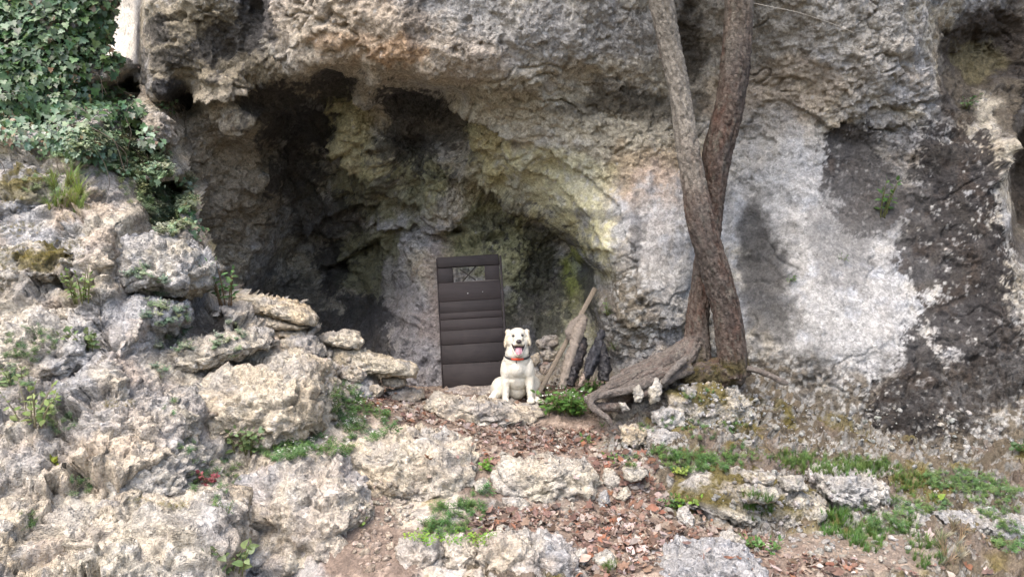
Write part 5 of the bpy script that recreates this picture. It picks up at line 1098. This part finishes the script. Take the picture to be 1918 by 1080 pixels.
def patch_of(name, label, areas, n, kind, size, colr, mat=None, nmin=-.2, flowers=0, cat='weeds'):
    it = []; wsum = [a[2]*a[3] for a in areas]
    for k in range(n):
        cx, cy, rx, ry = random.choices(areas, wsum)[0]
        a = random.uniform(0, 6.283); r_ = math.sqrt(random.random())
        l, nn = cast(cx+rx*r_*math.cos(a)+random.gauss(0, 3), cy+ry*r_*math.sin(a)+random.gauss(0, 2))
        if l is None or nn.z < nmin or l.y > 9: continue
        upv = (nn*.5+Vector((0, 0, .8))+Vector((random.gauss(0, .15), random.gauss(0, .15)-.1, 0))).normalized()
        m = basis(Vector((random.uniform(-1, 1), random.uniform(-1, 1), 0)).cross(upv), upv)
        sz = size*random.uniform(.5, 1.15)
        it.append(((kind, random.randrange(4)), m, l-upv*sz*.06, sz, vary(colr, .3, .2)))
        if flowers and random.random() < flowers:
            for q_ in range(2):
                p_ = l+upv*sz*random.uniform(.8, 1.1)+Vector((random.gauss(0, .015), random.gauss(0, .015), 0)); it.append((('clover', random.randrange(4)), m, p_, .012, (.85, .84, .78)))
    if not it: return
    V, T, c = merged(it, MINI)
    o = put(name, V, T, mat or M_LEAF, col=c, smooth=False)
    return tag(o, label, cat, kind='stuff')
patch_of('weeds', 'dense green weeds with tiny white flowers beside the cream boulder', [(685,795,60,38),(650,755,30,35),(600,840,60,20),(530,850,45,18)], 260, 'herb', .085, (.085, .165, .045), flowers=.35)
patch_of('weeds', 'low green weeds on the path below the cream boulder', [(855,965,55,28),(900,930,15,20),(830,990,50,15)], 110, 'herb', .075, (.075, .155, .04))
patch_of('clover', 'bright yellow green clover behind the bottom stones', [(850,1003,85,14),(800,1008,40,12),(880,1015,40,10)], 110, 'clover', .04, (.17, .29, .045))
patch_of('weeds', 'pale feathery weeds along the upper edge of the left bank', [(255,300,55,40),(200,280,80,26),(300,370,40,40),(310,420,30,30),(345,380,20,50),(150,270,50,20),(290,310,30,30)], 620, 'feather', .11, (.25, .30, .18), nmin=-.6)
patch_of('weeds', 'grey green cushions of small weeds on the left bank outcrops', [(275,525,40,22),(310,590,50,22),(330,610,40,18),(300,560,20,14),(430,640,30,35),(300,700,18,10),(325,650,40,20)], 130, 'feather', .075, (.20, .25, .16), nmin=-.6)
patch_of('weeds', 'loose light green weeds scattered below the ivy on the left bank', [(180,300,80,30),(270,350,50,40),(120,290,60,22),(330,400,30,40),(90,350,50,20)], 240, 'herb', .085, (.17, .23, .10), nmin=-.6)
patch_of('grass', 'thin grass tufts on the upper left bank', [(125,375,40,28),(110,345,30,14)], 34, 'grass', .20, (.21, .26, .075), nmin=-.6, cat='grass')
patch_of('weeds', 'scattered small weeds in the cracks of the left bank', [(150,915,35,18),(375,905,25,20),(420,900,30,14),(65,965,22,14),(320,770,16,18),(350,840,26,12),(410,930,14,26),(400,880,50,20),(60,640,50,30),(30,700,40,40),(110,780,40,30)], 200, 'herb', .065, (.10, .165, .06), nmin=-.6)
patch_of('grass', 'fine green grass strip on the terrace under the cliff', [(1560,868,110,14),(1480,855,45,12),(1650,880,50,14),(1700,905,30,20),(1560,880,80,10)], 480, 'grass', .07, (.125, .20, .055), cat='grass')
patch_of('grass', 'grass hanging over the mossy ledge below the jutting block', [(1415,950,35,25),(1590,975,50,30),(1625,1010,30,25),(1570,1000,40,14),(1740,1035,35,32),(1700,990,30,20)], 260, 'grass', .085, (.105, .19, .045), nmin=-.6, cat='grass')
patch_of('weeds', 'green weeds on top of the mossy ledge under the tree', [(1290,865,50,22),(1350,870,45,18),(1250,850,30,12),(1390,850,30,18),(1180,870,20,10)], 170, 'herb', .07, (.085, .16, .04), nmin=-.6)
patch_of('weeds', 'sparse low weeds on the right slope', [(1850,920,60,22),(1800,900,80,18),(1720,945,60,20),(1870,960,40,22),(1890,1010,30,30),(1660,985,40,18),(1780,900,60,20)], 420, 'herb', .065, (.105, .18, .055), nmin=-.6)
patch_of('weeds', 'small weeds among the roots and rocks below the tree', [(1300,800,25,12),(1260,790,20,10),(1300,740,40,10),(1215,800,20,10),(1370,800,30,10),(1240,840,20,8),(1330,820,40,8)], 80, 'herb', .055, (.085, .155, .045), nmin=-.6)
patch_of('moss', 'yellow green moss cushions on the left bank rocks', [(30,485,70,22),(30,430,50,14),(120,470,40,20),(60,330,60,25),(30,280,50,16),(225,757,32,9),(260,938,22,6),(325,945,30,7),(20,380,40,12)], 1500, 'moss', .022, (.20, .165, .035), M_MOSS, nmin=-.4, cat='moss')
patch_of('moss', 'olive brown moss on the ledge and the rocks under the tree', [(1360,930,70,25),(1300,925,40,20),(1380,890,60,14),(1400,850,40,30),(1340,765,70,30),(1410,790,30,22),(1480,960,50,20),(1320,690,50,14)], 1700, 'moss', .022, (.125, .10, .028), M_MOSS, nmin=-.4, cat='moss')
patch_of('grass', 'dry straw coloured grass hanging on the right slope', [(1790,1010,25,35),(1775,1040,20,20)], 26, 'grass', .13, (.34, .29, .20), nmin=-.6, cat='grass')
patch_of('grass', 'green grass tuft behind the grey white stone at the bottom edge', [(1140,1066,18,10)], 16, 'grass', .08, (.12, .19, .05), cat='grass')

# ------------------------------------------------------------------ ivy
def in_poly(x, y, P):
    c = False; j = len(P)-1
    for i in range(len(P)):
        if (P[i][1] > y) != (P[j][1] > y) and x < (P[j][0]-P[i][0])*(y-P[i][1])/(P[j][1]-P[i][1])+P[i][0]: c = not c
        j = i
    return c
def ivy(label, polys, base_px, n, size, cols, thick=.10):
    l, nn = cast(*base_px); t = thing('ivy', label, 'ivy', l)
    L = []
    while len(L) < n:
        P, wgt = random.choices(polys, [p_[1] for p_ in polys])[0]
        xs, ys_ = [a for a, b in P], [b for a, b in P]; x, y = random.uniform(min(xs), max(xs)), random.uniform(min(ys_), max(ys_))
        if not in_poly(x, y, P): continue
        l, nn = cast(x, y)
        if l is None or l.y > 9.3: n -= 1; continue
        nn = (nn+Vector((0, -.5, .25))).normalized(); pos = l+nn*random.uniform(.005, thick)+Vector((random.gauss(0, .02), 0, random.gauss(0, .02)))
        z = (nn+Vector((random.gauss(0, .35), random.gauss(0, .2), random.gauss(.25, .3)))).normalized()
        d = Vector((random.gauss(0, .55), -.15, -1)); d = (d-z*d.dot(z)).normalized()
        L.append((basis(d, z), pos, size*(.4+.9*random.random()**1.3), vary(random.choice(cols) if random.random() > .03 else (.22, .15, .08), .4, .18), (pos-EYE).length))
    L.sort(key=lambda a: a[4]-a[2]*14)
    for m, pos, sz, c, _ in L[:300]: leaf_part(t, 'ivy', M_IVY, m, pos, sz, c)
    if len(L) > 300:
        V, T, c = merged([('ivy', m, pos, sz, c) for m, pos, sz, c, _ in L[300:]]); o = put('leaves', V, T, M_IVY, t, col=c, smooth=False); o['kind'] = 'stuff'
    for k in range(14):
        m, pos, sz, c, _ = random.choice(L); pts = [list(pos+Vector((0, .03, .1)))]
        for q_ in range(4): pts.append([pts[-1][0]+random.gauss(.02, .06), pts[-1][1]-.005, pts[-1][2]-random.uniform(.05, .15)])
        V, T, *_ = tube(pts, [.004, .0035, .003, .003, .002], 14, 5); put('stem', V, T, M_LEAF, t, col=np.tile(np.float32([.11, .085, .06]), (len(V), 1)))
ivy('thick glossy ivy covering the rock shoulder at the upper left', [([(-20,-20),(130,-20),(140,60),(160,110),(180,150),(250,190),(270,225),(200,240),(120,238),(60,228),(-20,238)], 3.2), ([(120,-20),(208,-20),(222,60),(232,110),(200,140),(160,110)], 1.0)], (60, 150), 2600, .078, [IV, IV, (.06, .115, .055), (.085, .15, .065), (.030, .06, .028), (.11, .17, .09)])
ivy('pale ivy trailing down the edge of the left bank', [([(40,232),(290,235),(300,262),(330,330),(352,330),(362,380),(382,440),(372,462),(345,420),(318,360),(290,330),(200,300),(150,290),(90,285)], 1), ([(-20,228),(150,238),(260,285),(300,335),(250,345),(170,305),(80,280),(-20,262)], .8)], (270, 300), 1100, .058, [(.14, .20, .12), (.09, .155, .075), (.20, .25, .17), (.07, .13, .06)], .06)
ivy('short ivy strand hanging beside the dark hole at the cave corner', [([(292,196),(322,192),(326,208),(300,214)], 1)], (305, 205), 26, .055, [(.08, .15, .06), (.10, .17, .08)], .05)

# ------------------------------------------------------------------ dead leaves, chips of stone
DL = [(.155, .072, .046), (.20, .115, .078), (.26, .18, .135), (.10, .052, .036), (.34, .26, .21), (.17, .085, .052), (.13, .07, .05), (.22, .14, .105)]
DL = [(.17, .105, .08), (.22, .15, .12), (.29, .23, .195), (.105, .066, .05), (.36, .31, .27), (.19, .125, .095), (.14, .09, .07), (.26, .205, .17), (.20, .098, .062), (.10, .075, .062), (.24, .20, .17)]
litter = [((930,835,160,40), 4), ((1080,850,110,45), 3), ((850,790,100,25), 2), ((1000,822,120,18), 2), ((760,752,80,20), 1.6), ((690,735,40,25), .8), ((980,748,60,9), 1.2), ((880,752,60,8), .8), ((1170,880,60,30), 1), ((1050,985,160,28), 3.2), ((1200,985,130,45), 3), ((960,975,60,22), 1.2),
          ((1330,1020,120,30), 2.2), ((1200,925,60,25), 1.2), ((1480,1060,140,18), 1.1), ((1700,1072,150,10), .4), ((1150,1045,80,28), 1.2), ((1010,690,20,30), .5), ((600,670,40,20), .25), ((1030,735,40,16), .5), ((1240,880,40,20), .25), ((1130,1065,60,20), .6), ((235,120,30,14), 1.0), ((360,752,40,10), .15), ((1800,1020,60,30), .3)]
Lf = []
for k in range(6300):
    (cx, cy, rx, ry), _ = random.choices(litter, [a[1] for a in litter])[0]
    a = random.uniform(0, 6.283); r_ = random.random()**.5
    l, nn = cast(cx+rx*r_*math.cos(a)*1.08, cy+ry*r_*math.sin(a)*1.1)
    if l is None or nn.z < .45 or l.y > 9.6: continue
    if on_rock(HIT[0]) and random.random() > .05: continue
    z = (nn+Vector((random.gauss(0, .5), random.gauss(-.1, .5), .1))).normalized()
    d = Vector((random.uniform(-1, 1), random.uniform(-1, 1), 0)); d = (d-z*d.dot(z)).normalized()
    sz = random.choice((.022, .03, .04, .05, .06, .085))*random.uniform(.7, 1.15)
    Lf.append((basis(d, z), l+nn*random.uniform(.004, .022), sz, vary(random.choice(DL), .3, .1), (l-EYE).length))
Lf.sort(key=lambda a: a[4]-a[2]*20)
for m, pos, sz, c, _ in Lf[:300]:
    o = leaf_part(None, random.choice(('dead', 'curl', 'lobed')), M_DEAD, m, pos, sz, c, 'fallen_leaf'); tag(o, 'dry brown fallen leaf lying on the lower part of the path', 'leaf', 'dead leaves on the lower path')
V, T, c = merged([(random.choice(('dead', 'dead', 'curl', 'lobed')), m, pos, sz, c) for m, pos, sz, c, _ in Lf[300:]])
tag(put('fallen_leaves', V, T, M_DEAD, col=c, smooth=False), 'litter of dry reddish brown leaves covering the path', 'leaf litter', kind='stuff')

PEB = {k: (lambda D, T, k=k: ((D*(1+.5*chips(D*1.1, 600+k)[0][:, None]+.3*fbm(D*1.3, 2, 600+k)[:, None])*np.float32([1, .8, .6])).astype(np.float32), T))(*ico(2)) for k in range(5)}
it = []
peb = [((1000,815,120,12), 1.5, (.42, .37, .31)), ((720,960,60,25), 2, (.50, .43, .35)), ((700,1030,40,40), 1.6, (.44, .36, .29)), ((1500,1010,120,30), 2, (.40, .38, .34)), ((1750,960,170,70), 3, (.44, .42, .38)), ((1330,760,100,45), 2.5, (.44, .43, .40)), ((1420,790,120,40), 1.5, (.42, .41, .38)), ((1700,820,200,60), 3, (.44, .43, .39)), ((1450,930,120,50), 2.4, (.46, .44, .40)), ((1100,950,120,40), 1, (.45, .40, .34)), ((1180,830,50,30), 1, (.46, .43, .38)), ((640,700,40,30), .8, (.46, .40, .32)), ((1050,700,40,40), .8, (.34, .29, .24)), ((760,905,60,30), .6, (.5, .42, .33)), ((1620,1020,120,40), 1.6, (.42, .39, .34))]
for k in range(1700):
    (cx, cy, rx, ry), _, colr = random.choices(peb, [a[1] for a in peb])[0]
    a = random.uniform(0, 6.283); r_ = random.random()**.5
    l, nn = cast(cx+rx*r_*math.cos(a), cy+ry*r_*math.sin(a))
    if l is None or l.y > 9: continue
    sz = .007+.024*random.random()**4
    it.append((random.randrange(5), basis(Vector((random.gauss(0, 1), random.gauss(0, 1), random.gauss(0, 1))), nn), l+nn*sz*.2, sz, vary(tuple(v*.8 for v in colr), .3, .06)))
V, T, c = merged(it, PEB)
tag(put('gravel', V, T, M_ROCK, col=c), 'pale stone chips scattered on the earth and ledges', 'gravel', kind='stuff')
# thin dry roots and twigs
def twig(label, pts, r, colr):
    P = [at(*p_) for p_ in pts]; V, T, *_ = tube(P, [r]*len(P), 40, 6); tag(put('twig', V, T, M_WOOD, col=np.tile(np.float32(colr), (len(V), 1))), label, 'twig')
twig('long pale twig hanging across the cliff at the upper right', [(1405,5,6.35),(1450,14,6.3),(1500,25,6.3),(1560,45,6.33),(1600,62,6.36)], .0018, (.5, .47, .42))
